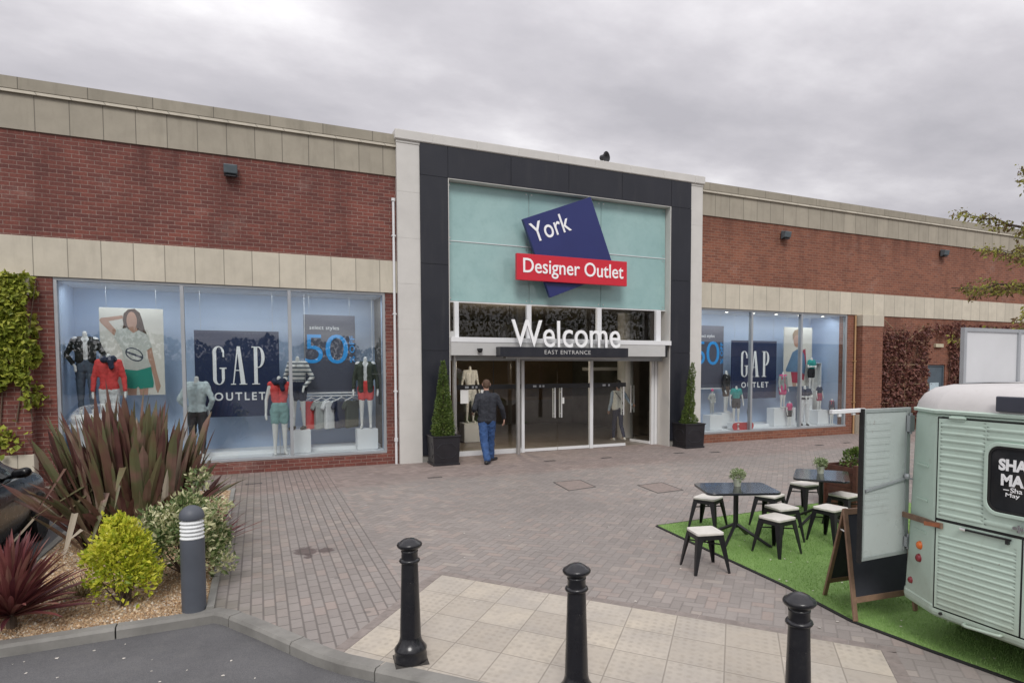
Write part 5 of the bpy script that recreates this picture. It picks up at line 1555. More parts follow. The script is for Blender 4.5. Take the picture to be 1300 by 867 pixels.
b = MB(); b.bar((4.545, 3.16, 1.0), (4.572, 3.05, 1.003), .006, .03); b.build('batten_plate', mk('rusty_plate', (.25, .09, .04), .7, var=.3, vs=20), van)
b = MB(); b.box(4.74, 4.80, 3.44, 3.475, 1.66, 1.79); b.cyl((4.77, 3.452, 1.64), (4.77, 3.452, 1.81), .012, n=8); b.build('hinge', M_ALU, van)
b = MB(); b.box(4.74, 4.80, 3.44, 3.475, .72, .80); b.cyl((4.77, 3.452, .70), (4.77, 3.452, .82), .012, n=8); b.build('hinge', M_ALU, van)
b = MB(); b.box(4.592, 4.602, 1.90, 3.08, 1.8185, 1.828); b.build('seam_strip', M_MINT, van)
for y in (2.95, 2.05):
    b = MB(); b.box(4.586, 4.60, y - .05, y + .05, 1.79, 1.83); b.cyl((4.584, y - .06, 1.812), (4.584, y + .06, 1.812), .009, n=8); b.build('hatch_hinge', M_MINT, van)
# side door folded right back
sd = MB(); X0, X1, Z0d, Z1d, Yd = 4.235, 4.79, .655, 1.855, 3.48
sd.box(X0 + .02, X1 - .02, Yd - .006, Yd + .006, Z0d + .02, Z1d - .02)
for k in range(14): sd.box(X0 + .05, X0 + .32, Yd - .0085, Yd - .0061, 1.02 + k * .055, 1.05 + k * .055)
side = sd.build('side_door', M_MINTIN, van)
b = MB(); b.box(X0 + .012, X1, Yd - .014, Yd + .014, Z1d - .03, Z1d); b.box(X0 + .012, X1, Yd - .014, Yd + .014, Z0d, Z0d + .03); b.box(X0 + .012, X0 + .035, Yd - .014, Yd + .014, Z0d + .0301, Z1d - .0301); b.box(X1 - .05, X1, Yd - .014, Yd + .014, Z0d + .0301, Z1d - .0301)
b.build('door_frame', mk('dull_aluminium', (.44, .48, .475), .38, metal=.5, var=.08), side, bevel=.003)
b = MB(); b.box(X0 - .006, X0 + .0119, Yd - .018, Yd + .018, Z0d - .01, Z1d + .004); b.build('edge_rubber', M_RUBBER, side)
b = MB(); b.bar((X0 + .04, Yd - .02, 1.215), (X1 - .05, Yd - .02, 1.28), .012, .018); b.lathe([(.018, -.02), (.024, 0), (.018, .02)], (X1 - .06, Yd - .035, 1.30), 10); b.bar((X1 - .06, Yd - .03, 1.28), (X1 + .02, 3.40, 1.275), .008, .012); b.build('stay_bar', M_ALU, side)
b = MB(); b.bar((3.955, 3.53, 1.838), (4.28, 3.50, 1.846), .035, .03); b.box(4.02, 4.05, 3.51, 3.53, 1.80, 1.825); b.box(4.16, 4.19, 3.50, 3.52, 1.81, 1.83); b.build('awning_arm', M_WHITE, van, bevel=.003)
# raised serving flap over the far side
M_FROST = mk('frosted_sheet', (.56, .57, .585), .5, var=.06, vs=2)
b = MB(); b.box(5.42, 7.0, 3.445, 3.452, 2.05, 2.50); fp = b.build('serving_flap', M_FROST, van)
b = MB()
for x in (5.39, 6.16, 7.0): b.box(x, x + .035, 3.43, 3.465, 2.03, 2.515)
for z in (2.02, 2.485): b.box(5.4255, 6.1595, 3.432, 3.463, z, z + .03); b.box(6.1955, 6.9995, 3.432, 3.463, z, z + .03)
b.build('flap_frame', M_ALU, fp)
b = MB(); b.box(4.575, 4.595, 2.30, 2.685, 1.878, 1.985); b.build('plate', mk('dark_blank_plate', (.05, .055, .075), .4), van, bevel=.008)
# wheels and cab front
for x, sy in ((5.35, 1), (5.35, -1), (7.6, 1), (7.6, -1)):
    y = Yc + sy * .80
    b = MB(); b.v = []; b.lathe([(.16, -.07), (.27, -.075), (.30, -.05), (.31, 0), (.30, .05), (.27, .075), (.16, .07)], (0, 0, 0), 28)
    Mx = Matrix.Translation((x, y, .322)) @ Matrix.Rotation(R(90), 4, 'X'); b.v = [Mx @ v for v in b.v]
    w_ = b.build('wheel', M_RUBBER, van, smooth=True, auto=50)
    b = MB(); b.lathe([(.16, -.04), (.15, -.055), (.07, -.03), (.06, -.06), (.001, -.06)], (0, 0, 0), 20); b.v = [Mx @ v for v in b.v]; b.build('rim', M_ROOF, w_, smooth=True, auto=50)
b = MB(); b.hexa([(7.9, 1.75, .30), (8.55, 1.95, .30), (8.55, 3.03, .30), (7.9, 3.23, .30)], [(7.9, 1.75, 1.15), (8.45, 2.0, 1.0), (8.45, 2.98, 1.0), (7.9, 3.23, 1.15)]); b.build('bonnet', M_MINT, van, bevel=.03)
b = MB(); b.box(7.897, 7.915, 1.75, 3.23, 1.22, 1.74); b.build('windscreen', M_CARGLASS, van)
b = MB(); b.box(5.0, 7.5, 3.40, 3.47, .98, 1.75); b.build('serving_hatch', M_CHALK, van)

# ------------------------------------------------------------------ window displays
M_MANN = mk('white_mannequin', (.74, .74, .72), .45, var=.03)
CL = {}
def cloth(name, col, rough=.85):
    if name not in CL: CL[name] = mk(name + '_cloth', col, rough, var=.12, vs=18, bump=.25, bs=70)
    return CL[name]
C_BLACK = cloth('black', (.018, .018, .022)); C_WHITE = cloth('white', (.72, .73, .74)); C_CORAL = cloth('coral', (.72, .075, .075))
C_NAVY = cloth('navy', (.02, .026, .06)); C_DENIM = cloth('grey_denim', (.10, .13, .18)); C_LBLUE = cloth('pale_blue', (.50, .58, .60))
C_DKJEAN = cloth('dark_jean', (.05, .05, .055)); C_TEAL = cloth('teal', (.03, .32, .30)); C_GREENGREY = cloth('grey_green', (.05, .06, .045))
C_PINK = cloth('pink', (.62, .06, .20)); C_GREY = cloth('mid_grey', (.36, .38, .37)); C_SEAFOAM = cloth('sea_green', (.22, .40, .39)); C_BERRY = cloth('berry', (.34, .03, .08)); C_BROWN = cloth('brown', (.10, .06, .04))
def striped_mat():
    m, n, p = newmat('striped_cloth')
    x, y, z = n.sep(n.new('ShaderNodeTexCoord').outputs['Object'])
    f = n.m('GREATER_THAN', n.m('FRACT', n.m('MULTIPLY', z, 11.0)), .62)
    n.link(n.mix(f, (.68, .68, .66), (.10, .12, .15)), p.inputs['Base Color']); p.inputs['Roughness'].default_value = .85
    return m
C_STRIPE = striped_mat()

def mannequin(lab, x, y, z, h, rot, clothes, pose='down', kid=False, group='headless mannequins in the shop windows', stand=False, step=.0, head=False):
    """h = height to the top of the neck; clothes = list of (part, kind, material)"""
    t = thing('mannequin', lab, 'mannequin', (x, y, z), rot, group)
    w = 1.18 if kid else 1.0
    V = lambda a, b_, c: Vector((a * h, b_ * h, c * h))
    sh, hp = .104 * w, .054 * w
    arms = {'down': ((.152, .0, .71), (.165, -.04, .52)), 'hip': ((.185, .03, .72), (.105, -.07, .58)), 'bent': ((.150, .02, .70), (.10, -.16, .66)), 'fold': ((.155, -.02, .72), (.0, -.13, .74))}
    e, wr = arms[pose]
    P = {}
    P['torso'] = [(V(-.055 * w, 0, .85), .058 * w * h, V(-.035 * w, 0, .67), .046 * w * h), (V(.055 * w, 0, .85), .058 * w * h, V(.035 * w, 0, .67), .046 * w * h), (V(-sh, 0, .905), .030 * w * h, V(sh, 0, .905), .030 * w * h)]
    P['hip'] = [(V(-.035 * w, 0, .64), .050 * w * h, V(-.042 * w, .008, .56), .060 * w * h), (V(.035 * w, 0, .64), .050 * w * h, V(.042 * w, .008, .56), .060 * w * h)]
    P['neck'] = [(V(0, 0, .9), .032 * w * h, V(0, .0, .985), .026 * w * h)]
    for s_ in (-1, 1):
        P['ua%d' % s_] = [(V(s_ * sh, 0, .90), .029 * w * h, V(s_ * e[0] * w, e[1], e[2]), .022 * w * h)]
        P['fa%d' % s_] = [(V(s_ * e[0] * w, e[1], e[2]), .022 * w * h, V(s_ * wr[0] * w, wr[1], wr[2]), .015 * w * h)]
        P['ha%d' % s_] = [(V(s_ * wr[0] * w, wr[1], wr[2]), .018 * w * h, V(s_ * (wr[0] - .005) * w, wr[1] - .02, wr[2] - .055), .016 * h)]
        st_ = step * s_
        P['th%d' % s_] = [(V(s_ * hp, .005, .56), .050 * w * h, V(s_ * hp * 1.05, st_ * .5, .30), .034 * w * h)]
        P['ca%d' % s_] = [(V(s_ * hp * 1.05, st_ * .5, .30), .033 * w * h, V(s_ * hp * 1.1, st_ + .01, .055), .019 * w * h)]
        P['ft%d' % s_] = [(V(s_ * hp * 1.1, st_ + .01, .03), .022 * h, V(s_ * hp * 1.25, st_ - .075, .018), .018 * h)]
    body = [c for v in P.values() for c in v]
    if head: body += [(V(0, .0, 1.07), .062 * h, V(0, -.012, 1.035), .052 * h)]
    vx = max(.011, .0095 * h)
    blob('body', body, M_MANN, t, voxel=vx, smooth=3)
    def fat(keys, k, cut=None):
        out = []
        for key in keys:
            for (a, ra, c, rc) in P[key]:
                if cut and key[:2] in cut:
                    f = cut[key[:2]]; c = a.lerp(c, f); rc = ra + (rc - ra) * f
                out.append((a, ra + k * h, c, rc + k * h))
        return out
    for part, kind, mat in clothes:
        k = {'jacket': .008, 'cardigan': .007}.get(kind, .006)
        A = ['ua-1', 'ua1']; F = ['fa-1', 'fa1']; T = ['th-1', 'th1']; Cc = ['ca-1', 'ca1']
        if kind == 'tee': pr = fat(['torso', 'hip'] + A, k, {'ua': .55, 'hi': .6})
        elif kind == 'vest': pr = fat(['torso', 'hip'], k, {'hi': .6})
        elif kind == 'sweater': pr = fat(['torso', 'hip'] + A + F, k + .004, {'hi': .8, 'fa': .8})
        elif kind in ('jacket', 'cardigan'):
            pr = fat(A + F, k, {'fa': .75})
            for s_ in (-1, 1): pr += [(V(s_ * .068 * w, .008, .86), .050 * w * h, V(s_ * .056 * w, .008, .66 if kind == 'jacket' else .54), .046 * w * h), (V(s_ * .062, -.036 * w, .865), .045 * h, V(s_ * .060, -.034 * w, .66 if kind == 'jacket' else .54), .043 * h), (V(s_ * .045, .0, .915), .034 * h, V(s_ * .10, .0, .90), .036 * h), (V(s_ * .03, .03 * w, .88), .040 * h, V(s_ * .03, .025 * w, .66), .040 * h)]
        elif kind == 'shorts': pr = fat(['hip'] + T, .012, {'th': .50})
        elif kind == 'skirt': pr = fat(['hip'] + T, .02, {'th': .55})
        elif kind == 'trousers': pr = fat(['hip'] + T + Cc, .008, {'ca': .9})
        elif kind == 'scarf':
            pr = []
            for q in range(10):
                a = q / 10 * 6.283; pr.append((V(math.cos(a) * .062, math.sin(a) * .055 - .01, .94 - .02 * math.sin(a * 2)), .03 * h, V(math.cos(a + .6) * .062, math.sin(a + .6) * .055 - .01, .935), .032 * h))
            pr.append((V(.02, -.08, .92), .03 * h, V(.03, -.09, .84), .03 * h))
        elif kind == 'shoes': pr = [(V(s_ * hp * 1.1, step * s_ + .015, .028), .03 * h, V(s_ * hp * 1.25, step * s_ - .085, .022), .027 * h) for s_ in (-1, 1)]
        elif kind == 'hat': pr = [(V(0, 0, 1.10), .066 * h, V(0, 0, 1.075), .07 * h)]
        blob(part, pr, mat, t, voxel=vx, smooth=2, disp=.006 * h)
    if stand:
        b = MB(); b.cyl((x, y, z + .001), (x, y, z + .012), .16, n=24); b.cyl((x, y + .02, z + .012), (x, y + .02, z + .28 * h), .008, n=8); b.build('stand', M_STEEL, t)
    return t
ZF = .361; ZD = .286
mannequin('headless mannequin in a black jacket and white shirt beside the large photo print', -2.98, 15.05, 1.25, 1.58, R(12), [('shirt', 'tee', C_WHITE), ('jacket', 'jacket', C_BLACK), ('trousers', 'trousers', C_DENIM)], 'hip')
mannequin('headless mannequin in a coral sweater with a dark scarf before the large photo print', -2.60, 14.95, .84, 1.56, R(8), [('sweater', 'sweater', C_CORAL), ('scarf', 'scarf', C_NAVY), ('trousers', 'trousers', C_WHITE)], 'down')
mannequin('headless mannequin in a pale blue shirt and dark jeans seen from behind', -1.13, 14.95, ZD, 1.67, R(165), [('shirt', 'sweater', C_LBLUE), ('trousers', 'trousers', C_DKJEAN)], 'hip')
mannequin('headless mannequin in a red top with dark vest and sea green shorts', .40, 14.88, ZD, 1.66, R(5), [('top', 'vest', C_CORAL), ('vest', 'scarf', C_NAVY), ('shorts', 'shorts', C_SEAFOAM)], 'down', stand=True)
mannequin('headless mannequin in a striped top and dark shorts on a white cube', .78, 15.02, .79, 1.58, R(-25), [('top', 'sweater', C_STRIPE), ('shorts', 'shorts', C_NAVY), ('shoes', 'shoes', C_BLACK)], 'hip', step=.03)
mannequin('headless mannequin in a dark green cardigan and red shorts on a white cube', 2.20, 15.02, .76, 1.61, R(-12), [('top', 'tee', C_WHITE), ('cardigan', 'cardigan', C_GREENGREY), ('shorts', 'shorts', C_CORAL)], 'down')
def cube(lab, x0, x1, y0, y1, z0, z1):
    b = MB(); b.box(x0, x1, y0, y1, z0, z1)
    f = b
    f.box(x0 + .012, x1 - .012, y0 + .012, y1 - .012, z0 - .0, z0 + .0)
    b = MB(); b.box(x0, x1, y0, y1, z0 + .015, z1); b.box(x0 + .015, x1 - .015, y0 + .015, y1 - .015, z0, z0 + .0149)
    o = b.build('display_cube', M_PLASTER_WHITE, bevel=.004)
    tag(o, lab, 'display plinth', 'white display cubes in the windows')
mannequin('headless mannequin in white clothes seen through the entrance glass beside the walking man', 5.45, 17.6, .55, 1.6, R(5), [('dress', 'tee', C_WHITE), ('skirt', 'skirt', C_WHITE)], 'down', group='mannequins in the entrance hall')
cube('pale plinth under the mannequin behind the entrance glass', 5.2, 5.7, 17.35, 17.85, .006, .55)
cube('white cube under the mannequin with the striped top', .645, 1.01, 14.85, 15.19, ZD, .79)
cube('white cube under the mannequin with the green cardigan', 1.98, 2.43, 14.85, 15.19, ZD, .755)
cube('tall white plinth under the black jacket mannequin, behind the sword leaved clump', -3.2, -2.79, 14.88, 15.22, ZD, 1.25)
cube('low white plinth under the coral sweater mannequin, behind the sword leaved clump', -2.78, -2.40, 14.78, 15.12, ZD, .84)
# rail with shirts
t = thing('clothes_rail', 'slim white rail carrying five folded shirts below the dark sale print', 'clothes rail', (1.65, 15.3, 1.5))
b = MB(); b.cyl((.90, 15.3, 1.50), (2.45, 15.3, 1.50), .014, n=10); b.build('rail', M_WHITE, t)
for x in (.95, 2.4):
    b = MB(); b.cyl((x, 15.3, 1.514), (x, 15.3, 3.74), .005, n=6); b.build('suspension_rod', M_WHITE, t)
for x, mat, lab in ((1.06, C_CORAL, 'coral shirt on the rail, first from the striped mannequin'), (1.27, C_GREY, 'grey shirt on the rail between the coral and white shirts'), (1.48, C_WHITE, 'white shirt hanging in the middle of the rail'),
                    (1.70, C_NAVY, 'navy shirt on the rail next to the white shirt'), (1.93, C_GREENGREY, 'dark green shirt on the rail, next to the cardigan mannequin')):
    t = thing('hanging_shirt', lab, 'shirt', (x, 15.28, 1.48), R(32), 'shirts hanging on the display rail')
    b = MB()
    P = [(-.17, -.72), (.15, -.70), (.16, -.35), (.17, -.20), (.235, -.30), (.27, -.24), (.20, -.10), (.07, -.085), (.0, -.11), (-.07, -.085), (-.20, -.10), (-.27, -.24), (-.235, -.30), (-.17, -.20)]
    MX2 = Matrix.Rotation(R(90), 4, 'X')
    rows = []
    b.prism(P, -.05, .05, MX2); g = b.build('garment', mat, t, world=False, bevel=.03)
    b = MB(); b.tube([(-.20, 0, -.095), (0, 0, -.02), (.20, 0, -.095)], .014, n=6); b.tube([(0, 0, -.03), (0, 0, .0), (.02, 0, .025), (0, 0, .04)], .007, n=6); b.build('hanger', M_WHITE, t, world=False)
# prints
def board(name, lab, cat, x0, x1, z0, z1, mat, y=15.3, wires=True):
    t = thing(name, lab, cat, ((x0 + x1) / 2, y, z0))
    b = MB(); b.box(x0, x1, y, y + .03, z0, z1); p_ = b.build('panel', mat, t, bevel=.003)
    if wires:
        for x in (x0 + .12, x1 - .12):
            b = MB(); b.cyl((x, y + .015, z1), (x, y + .015, 3.739), .003, n=5); b.build('wire', M_STEEL, t)
    return t, p_
def gap_letters(b, x0, z0, H, wid, y):
    """condensed serif capitals G A P built of strokes; each stroke a hair proud of the last"""
    M = facing(0, y, 0)
    k = [0]
    def pr(P):
        k[0] += 1; b.prism(P, 0, .003 + .0004 * k[0], M)
    def arc(cx, cy, ro_x, ro_y, ri_x, ri_y, a0, a1, n_=14, dx=0.0):
        o = [(cx + ro_x * math.cos(R(a0 + (a1 - a0) * i / n_)), cy + ro_y * math.sin(R(a0 + (a1 - a0) * i / n_))) for i in range(n_ + 1)]
        i_ = [(cx + dx + ri_x * math.cos(R(a0 + (a1 - a0) * i / n_)), cy + ri_y * math.sin(R(a0 + (a1 - a0) * i / n_))) for i in range(n_ + 1)]
        for q in range(n_): pr([o[q], o[q + 1], i_[q + 1], i_[q]]) if a1 > a0 else pr([o[q + 1], o[q], i_[q], i_[q + 1]])
    for c, (lx, lw) in zip('GAP', ((x0[0], wid[0]), (x0[1], wid[1]), (x0[2], wid[2]))):
        X = lambda u: lx + u * lw
        Zz = lambda v: z0 + v * H
        rect = lambda u0, u1, v0, v1: pr([(X(u0), Zz(v0)), (X(u1), Zz(v0)), (X(u1), Zz(v1)), (X(u0), Zz(v1))])
        if c == 'G':
            rect(0, .27, .15, .85)
            arc(X(.43), Zz(.85), .43 * lw, .15 * H, .20 * lw, .128 * H, 0, 180, dx=.04 * lw)
            arc(X(.43), Zz(.15), .43 * lw, .15 * H, .20 * lw, .128 * H, 180, 360, dx=.04 * lw)
            rect(.74, .86, .72, .86); rect(.66, .88, .15, .42); rect(.50, 1.02, .415, .445)
        elif c == 'A':
            pr([(X(.10), Zz(0)), (X(.17), Zz(0)), (X(.50), Zz(1)), (X(.40), Zz(1))])
            pr([(X(.62), Zz(0)), (X(.92), Zz(0)), (X(.60), Zz(1)), (X(.40), Zz(1))])
            rect(.24, .70, .36, .385); rect(-.02, .30, 0, .025); rect(.52, 1.02, 0, .025)
        else:
            rect(.16, .44, 0, 1); rect(0, .60, 0, .025); rect(0, .3, .975, 1)
            arc(X(.50), Zz(.72), .50 * lw, .28 * H, .22 * lw, .255 * H, -90, 90, n_=18, dx=.02 * lw)
            pr([(X(.3), Zz(.975)), (X(.52), Zz(.975)), (X(.52), Zz(1)), (X(.3), Zz(1))]); rect(.3, .52, .44, .465)
def brand_board(lab, x0, x1, z0, z1):
    t, p_ = board('display_print', lab, 'shop print', x0, x1, z0, z1, M_NAVY)
    w = x1 - x0; h = z1 - z0
    b = MB(); gap_letters(b, (x0 + .205 * w, x0 + .415 * w, x0 + .665 * w), z0 + .375 * h, .445 * h, (.155 * w, .185 * w, .155 * w), 15.2995)
    b.build('lettering', M_LETTER, p_)
    text('OUTLET', (x0 + .215 * w, x0 + .82 * w, z0 + .19 * h, z0 + .285 * h), facing(0, 15.2995, 0), M_LETTER, parent=p_, thick=.004, bold=.02, spacing=1.35)
brand_board('navy print with tall white capitals in the middle of the left window', -1.18, .426, 1.096, 2.918)
brand_board('navy print with tall white capitals in the right window, partly behind a mullion', 12.94, 14.73, 1.16, 2.94)
def sale_board(lab, x0, x1, z0, z1):
    t, p_ = board('display_print', lab, 'shop print', x0, x1, z0, z1, M_SLATE)
    w = x1 - x0; h = z1 - z0; F = facing(0, 15.2995, 0)
    text('select styles', (x0 + .11 * w, x0 + .68 * w, z0 + .795 * h, z0 + .86 * h), F, M_LETTER, parent=p_, thick=.004, bold=-.004)
    text('5', (x0 + .015 * w, x0 + .36 * w, z0 + .375 * h, z0 + .745 * h), F, M_CYAN, parent=p_, thick=.004, bold=-.006)
    text('0', (x0 + .41 * w, x0 + .855 * w, z0 + .37 * h, z0 + .75 * h), F, M_CYAN, parent=p_, thick=.004, bold=-.006)
    text('% OFF', (z0 + .385 * h, z0 + .735 * h, -(x0 + .985 * w), -(x0 + .885 * w)), facing(0, 15.2995, 0) @ Matrix.Rotation(R(90), 4, 'Z'), M_CYAN, parent=p_, thick=.004, bold=.01)
    b = MB(); b.box(x0, x1, 15.29, 15.335, z0 - .035, z0 - .001); b.build('bottom_bar', M_WHITE, p_)
sale_board('dark slate sale print with blue numerals above the clothes rail in the left window', .932, 2.025, 1.586, 3.313)
sale_board('dark slate sale print with blue numerals half hidden by the right entrance pier', 11.55, 12.63, 1.514, 3.357)
P_SKIN = mk('printed_skin', (.44, .26, .19), .6, var=.05); P_HAIR = mk('printed_brown', (.075, .045, .035), .6, var=.1); P_TEE = mk('printed_pale_grey', (.50, .52, .48), .6, var=.06); P_GREEN = mk('printed_green', (.015, .25, .19), .6, var=.05); P_INK = mk('printed_ink', (.03, .04, .07), .6)
P_JEAN = mk('printed_denim', (.10, .20, .33), .6, var=.15); P_REDP = mk('printed_berry', (.36, .03, .07), .6); P_FAIR = mk('printed_fair_hair', (.28, .19, .11), .6, var=.1)
def figure_print(lab, x0, x1, z0, z1, layers, bg):
    t, p_ = board('display_print', lab, 'shop print', x0, x1, z0, z1, bg)
    F = facing(0, 15.2995, 0)
    for k, (nm, mat, P) in enumerate(layers):
        Q = [(x0 + u * (x1 - x0), z1 - v * (z1 - z0)) for u, v in P]
        ar = sum(Q[i - 1][0] * Q[i][1] - Q[i][0] * Q[i - 1][1] for i in range(len(Q)))
        if ar < 0: Q = Q[::-1]
        b = MB(); b.prism(Q, 0, .0008 * (k + 1), F); b.build(nm, mat, p_)
def ell(cx, cy, rx, ry, n_=20, rot=0): return [(cx + rx * math.cos(a) * math.cos(rot) - ry * math.sin(a) * math.sin(rot), cy + rx * math.cos(a) * math.sin(rot) + ry * math.sin(a) * math.cos(rot)) for a in (6.283 * i / n_ for i in range(n_))]
figure_print('large photo print of a woman in a pale tee and green shorts', -2.79, -1.716, 1.59, 3.326, [
    ('printed_hair', P_HAIR, [(.36, .13), (.38, .06), (.45, .015), (.55, .005), (.63, .05), (.67, .14), (.70, .24), (.73, .29), (.66, .31), (.55, .27), (.42, .26), (.35, .24), (.37, .19)]),
    ('printed_arm', P_SKIN, [(.24, .33), (.03, .18), (.0, .145), (.03, .12), (.36, .085), (.37, .12), (.14, .155), (.27, .27)]),
    ('printed_arm', P_SKIN, [(.72, .46), (.80, .45), (.87, .72), (.93, .90), (.88, .985), (.85, .93), (.83, .82), (.74, .57)]),
    ('printed_neck', P_SKIN, [(.46, .2), (.56, .2), (.60, .27), (.53, .32), (.44, .27)]),
    ('printed_face', P_SKIN, ell(.50, .145, .082, .105)),
    ('printed_legs', P_SKIN, [(.40, .91), (.55, .90), (.54, 1.0), (.41, 1.0)]), ('printed_legs', P_SKIN, [(.58, .90), (.73, .91), (.72, 1.0), (.60, 1.0)]),
    ('printed_shorts', P_GREEN, [(.37, .70), (.78, .66), (.82, .86), (.81, .91), (.60, .93), (.57, .90), (.53, .925), (.38, .915), (.36, .8)]),
    ('printed_tee', P_TEE, [(.26, .25), (.42, .225), (.52, .285), (.60, .25), (.74, .30), (.81, .44), (.71, .49), (.72, .56), (.79, .67), (.56, .715), (.37, .70), (.36, .58), (.33, .47), (.22, .33)]),
    ('printed_emblem', P_INK, ell(.525, .53, .145, .075, rot=.25)), ('printed_emblem', P_TEE, ell(.525, .53, .125, .06, rot=.25)), ('printed_emblem', P_INK, [(.39, .485), (.66, .555), (.655, .58), (.39, .51)])], M_CREAMPRINT)
figure_print('tall photo print of a child in a blue denim jacket in the right window', 15.04, 16.24, 1.51, 3.39, [
    ('printed_legs', P_SKIN, [(.28, .86), (.46, .86), (.44, 1.0), (.32, 1.0)]), ('printed_arm', P_REDP, [(.66, .38), (.76, .36), (.80, .60), (.72, .90), (.62, .88), (.70, .6)]),
    ('printed_shorts', P_REDP, [(.24, .72), (.60, .70), (.56, .95), (.30, .93)]),
    ('printed_jacket', P_JEAN, [(.30, .42), (.46, .37), (.62, .38), (.72, .46), (.78, .66), (.74, .80), (.60, .76), (.10, .75), (.06, .72), (.20, .55)]),
    ('printed_face', P_SKIN, ell(.44, .22, .11, .115)), ('printed_hair', P_FAIR, [(.30, .22), (.29, .12), (.36, .05), (.48, .03), (.57, .09), (.58, .20), (.52, .13), (.40, .13), (.34, .18)])], M_CREAMPRINT)
# right window: children's mannequins on plinths
KG = 'child mannequins in the right window'
mannequin('small child mannequin in grey with a pink hat, beside the right pier', 12.0, 15.02, .74, .66, R(10), [('top', 'sweater', C_GREY), ('trousers', 'trousers', C_GREY), ('hat', 'hat', C_PINK)], 'hip', True, KG, head=True)
mannequin('child mannequin in a black jacket behind the teal one', 12.70, 15.25, .76, 1.25, R(35), [('jacket', 'jacket', C_BLACK), ('shorts', 'shorts', C_BROWN)], 'down', True, KG)
mannequin('child mannequin in a teal tee and dark shorts standing over the red skateboard', 12.76, 14.86, .50, 1.06, R(-15), [('tee', 'tee', C_TEAL), ('shorts', 'shorts', C_DKJEAN)], 'down', True, KG)
mannequin('smallest dark child mannequin, half behind the mullion by the skateboard', 13.30, 14.9, .36, .58, R(20), [('top', 'sweater', C_GREENGREY), ('trousers', 'trousers', C_DENIM)], 'down', True, KG)
mannequin('child mannequin in a grey cardigan and pink skirt left of the tall child print', 14.72, 15.0, .86, 1.10, R(12), [('cardigan', 'cardigan', C_GREY), ('top', 'vest', C_PINK), ('skirt', 'skirt', C_PINK)], 'down', True, KG)
mannequin('small child mannequin in a bright pink top and black trousers near the mullion', 14.86, 14.85, ZD, .77, R(10), [('top', 'tee', C_PINK), ('shorts', 'shorts', C_BLACK)], 'down', True, KG)
mannequin('child mannequin in a teal tee with folded arms, highest in the right window', 16.02, 15.1, 1.37, 1.05, R(5), [('tee', 'tee', C_TEAL), ('shorts', 'shorts', C_BLACK)], 'fold', True, KG)
mannequin('child mannequin in a navy striped top and white trousers right of the mullion', 15.54, 14.9, ZD, 1.24, R(-30), [('top', 'tee', C_NAVY), ('trousers', 'trousers', C_WHITE), ('shoes', 'shoes', C_BLACK)], 'fold', True, KG)
mannequin('child mannequin in a dark blue top and berry skirt on the right hand cube', 16.28, 15.0, .75, .79, R(5), [('top', 'tee', C_NAVY), ('skirt', 'skirt', C_BERRY)], 'down', True, KG)
mannequin('child mannequin in a navy and berry jacket nearest the right window edge', 16.62, 14.8, ZD, .82, R(15), [('jacket', 'jacket', C_NAVY), ('top', 'tee', C_BERRY), ('shorts', 'shorts', C_GREY)], 'down', True, KG)
cube('white cube under the hatted child mannequin beside the right pier', 11.80, 12.24, 14.85, 15.2, ZD, .735)
cube('white plinth under the child mannequin in the black jacket', 12.45, 12.95, 15.12, 15.5, ZF, .76)
cube('low white plinth under the teal child mannequin, behind the skateboard', 12.55, 12.98, 14.74, 15.0, ZD, .50)
cube('wide white plinth under the child mannequin with the pink skirt', 14.36, 15.25, 14.98, 15.3, ZD, .86)
cube('white cube under the child mannequin with the berry skirt', 16.09, 16.57, 14.86, 15.19, ZD, .75)
cube('tall white plinth at the back under the mannequin with folded arms', 15.85, 16.2, 14.98 + .22, 15.45, ZF, 1.37)
t = thing('tall_stand', 'tall pale open frame standing behind the right hand cube', 'display stand', (16.45, 15.4, ZF))
b = MB(); b.box(16.22, 16.68, 15.46, 15.48, .361, 2.26); b.build('back_panel', M_LGREY, t)
b = MB()
for x in (16.22, 16.66): b.box(x, x + .02, 15.3, 15.459, .361, 2.26)
b.box(16.2401, 16.6599, 15.3, 15.459, 2.24, 2.26); b.build('frame', M_WHITE, t)
t = thing('skateboard', 'red skateboard stood on its edge on the window floor', 'skateboard', (12.87, 14.66, ZD))
b = MB(); P = rrect(12.47, 13.27, ZD + .002, ZD + .22, .105, 8); b.prism(P, -14.68, -14.665, Matrix(((1, 0, 0, 0), (0, 0, -1, 0), (0, 1, 0, 0), (0, 0, 0, 1)))); b.build('deck', mk('red_deck', (.55, .03, .04), .4), t, bevel=.003)
for x in (12.66, 13.08):
    b = MB(); b.bar((x, 14.655, ZD + .03), (x, 14.655, ZD + .19), .03, .02); tr_ = b.build('truck', M_STEEL, t)
    for z in (.045, .175):
        b = MB(); b.cyl((x - .02, 14.64, ZD + z), (x + .02, 14.64, ZD + z), .024, n=12); b.build('wheel', M_PAPER, tr_)
# notices on the sidelight glass
for x, lab in ((4.47, 'white paper notice on the glass to the left of the walking man'), (4.98, 'white paper notice on the glass to the right of the walking man')):
    b = MB(); b.box(x - .10, x + .10, 14.889, 14.8945, 1.27, 1.60); tag(b.build('notice', M_PAPER), lab, 'notice', 'paper notices on the entrance glass')

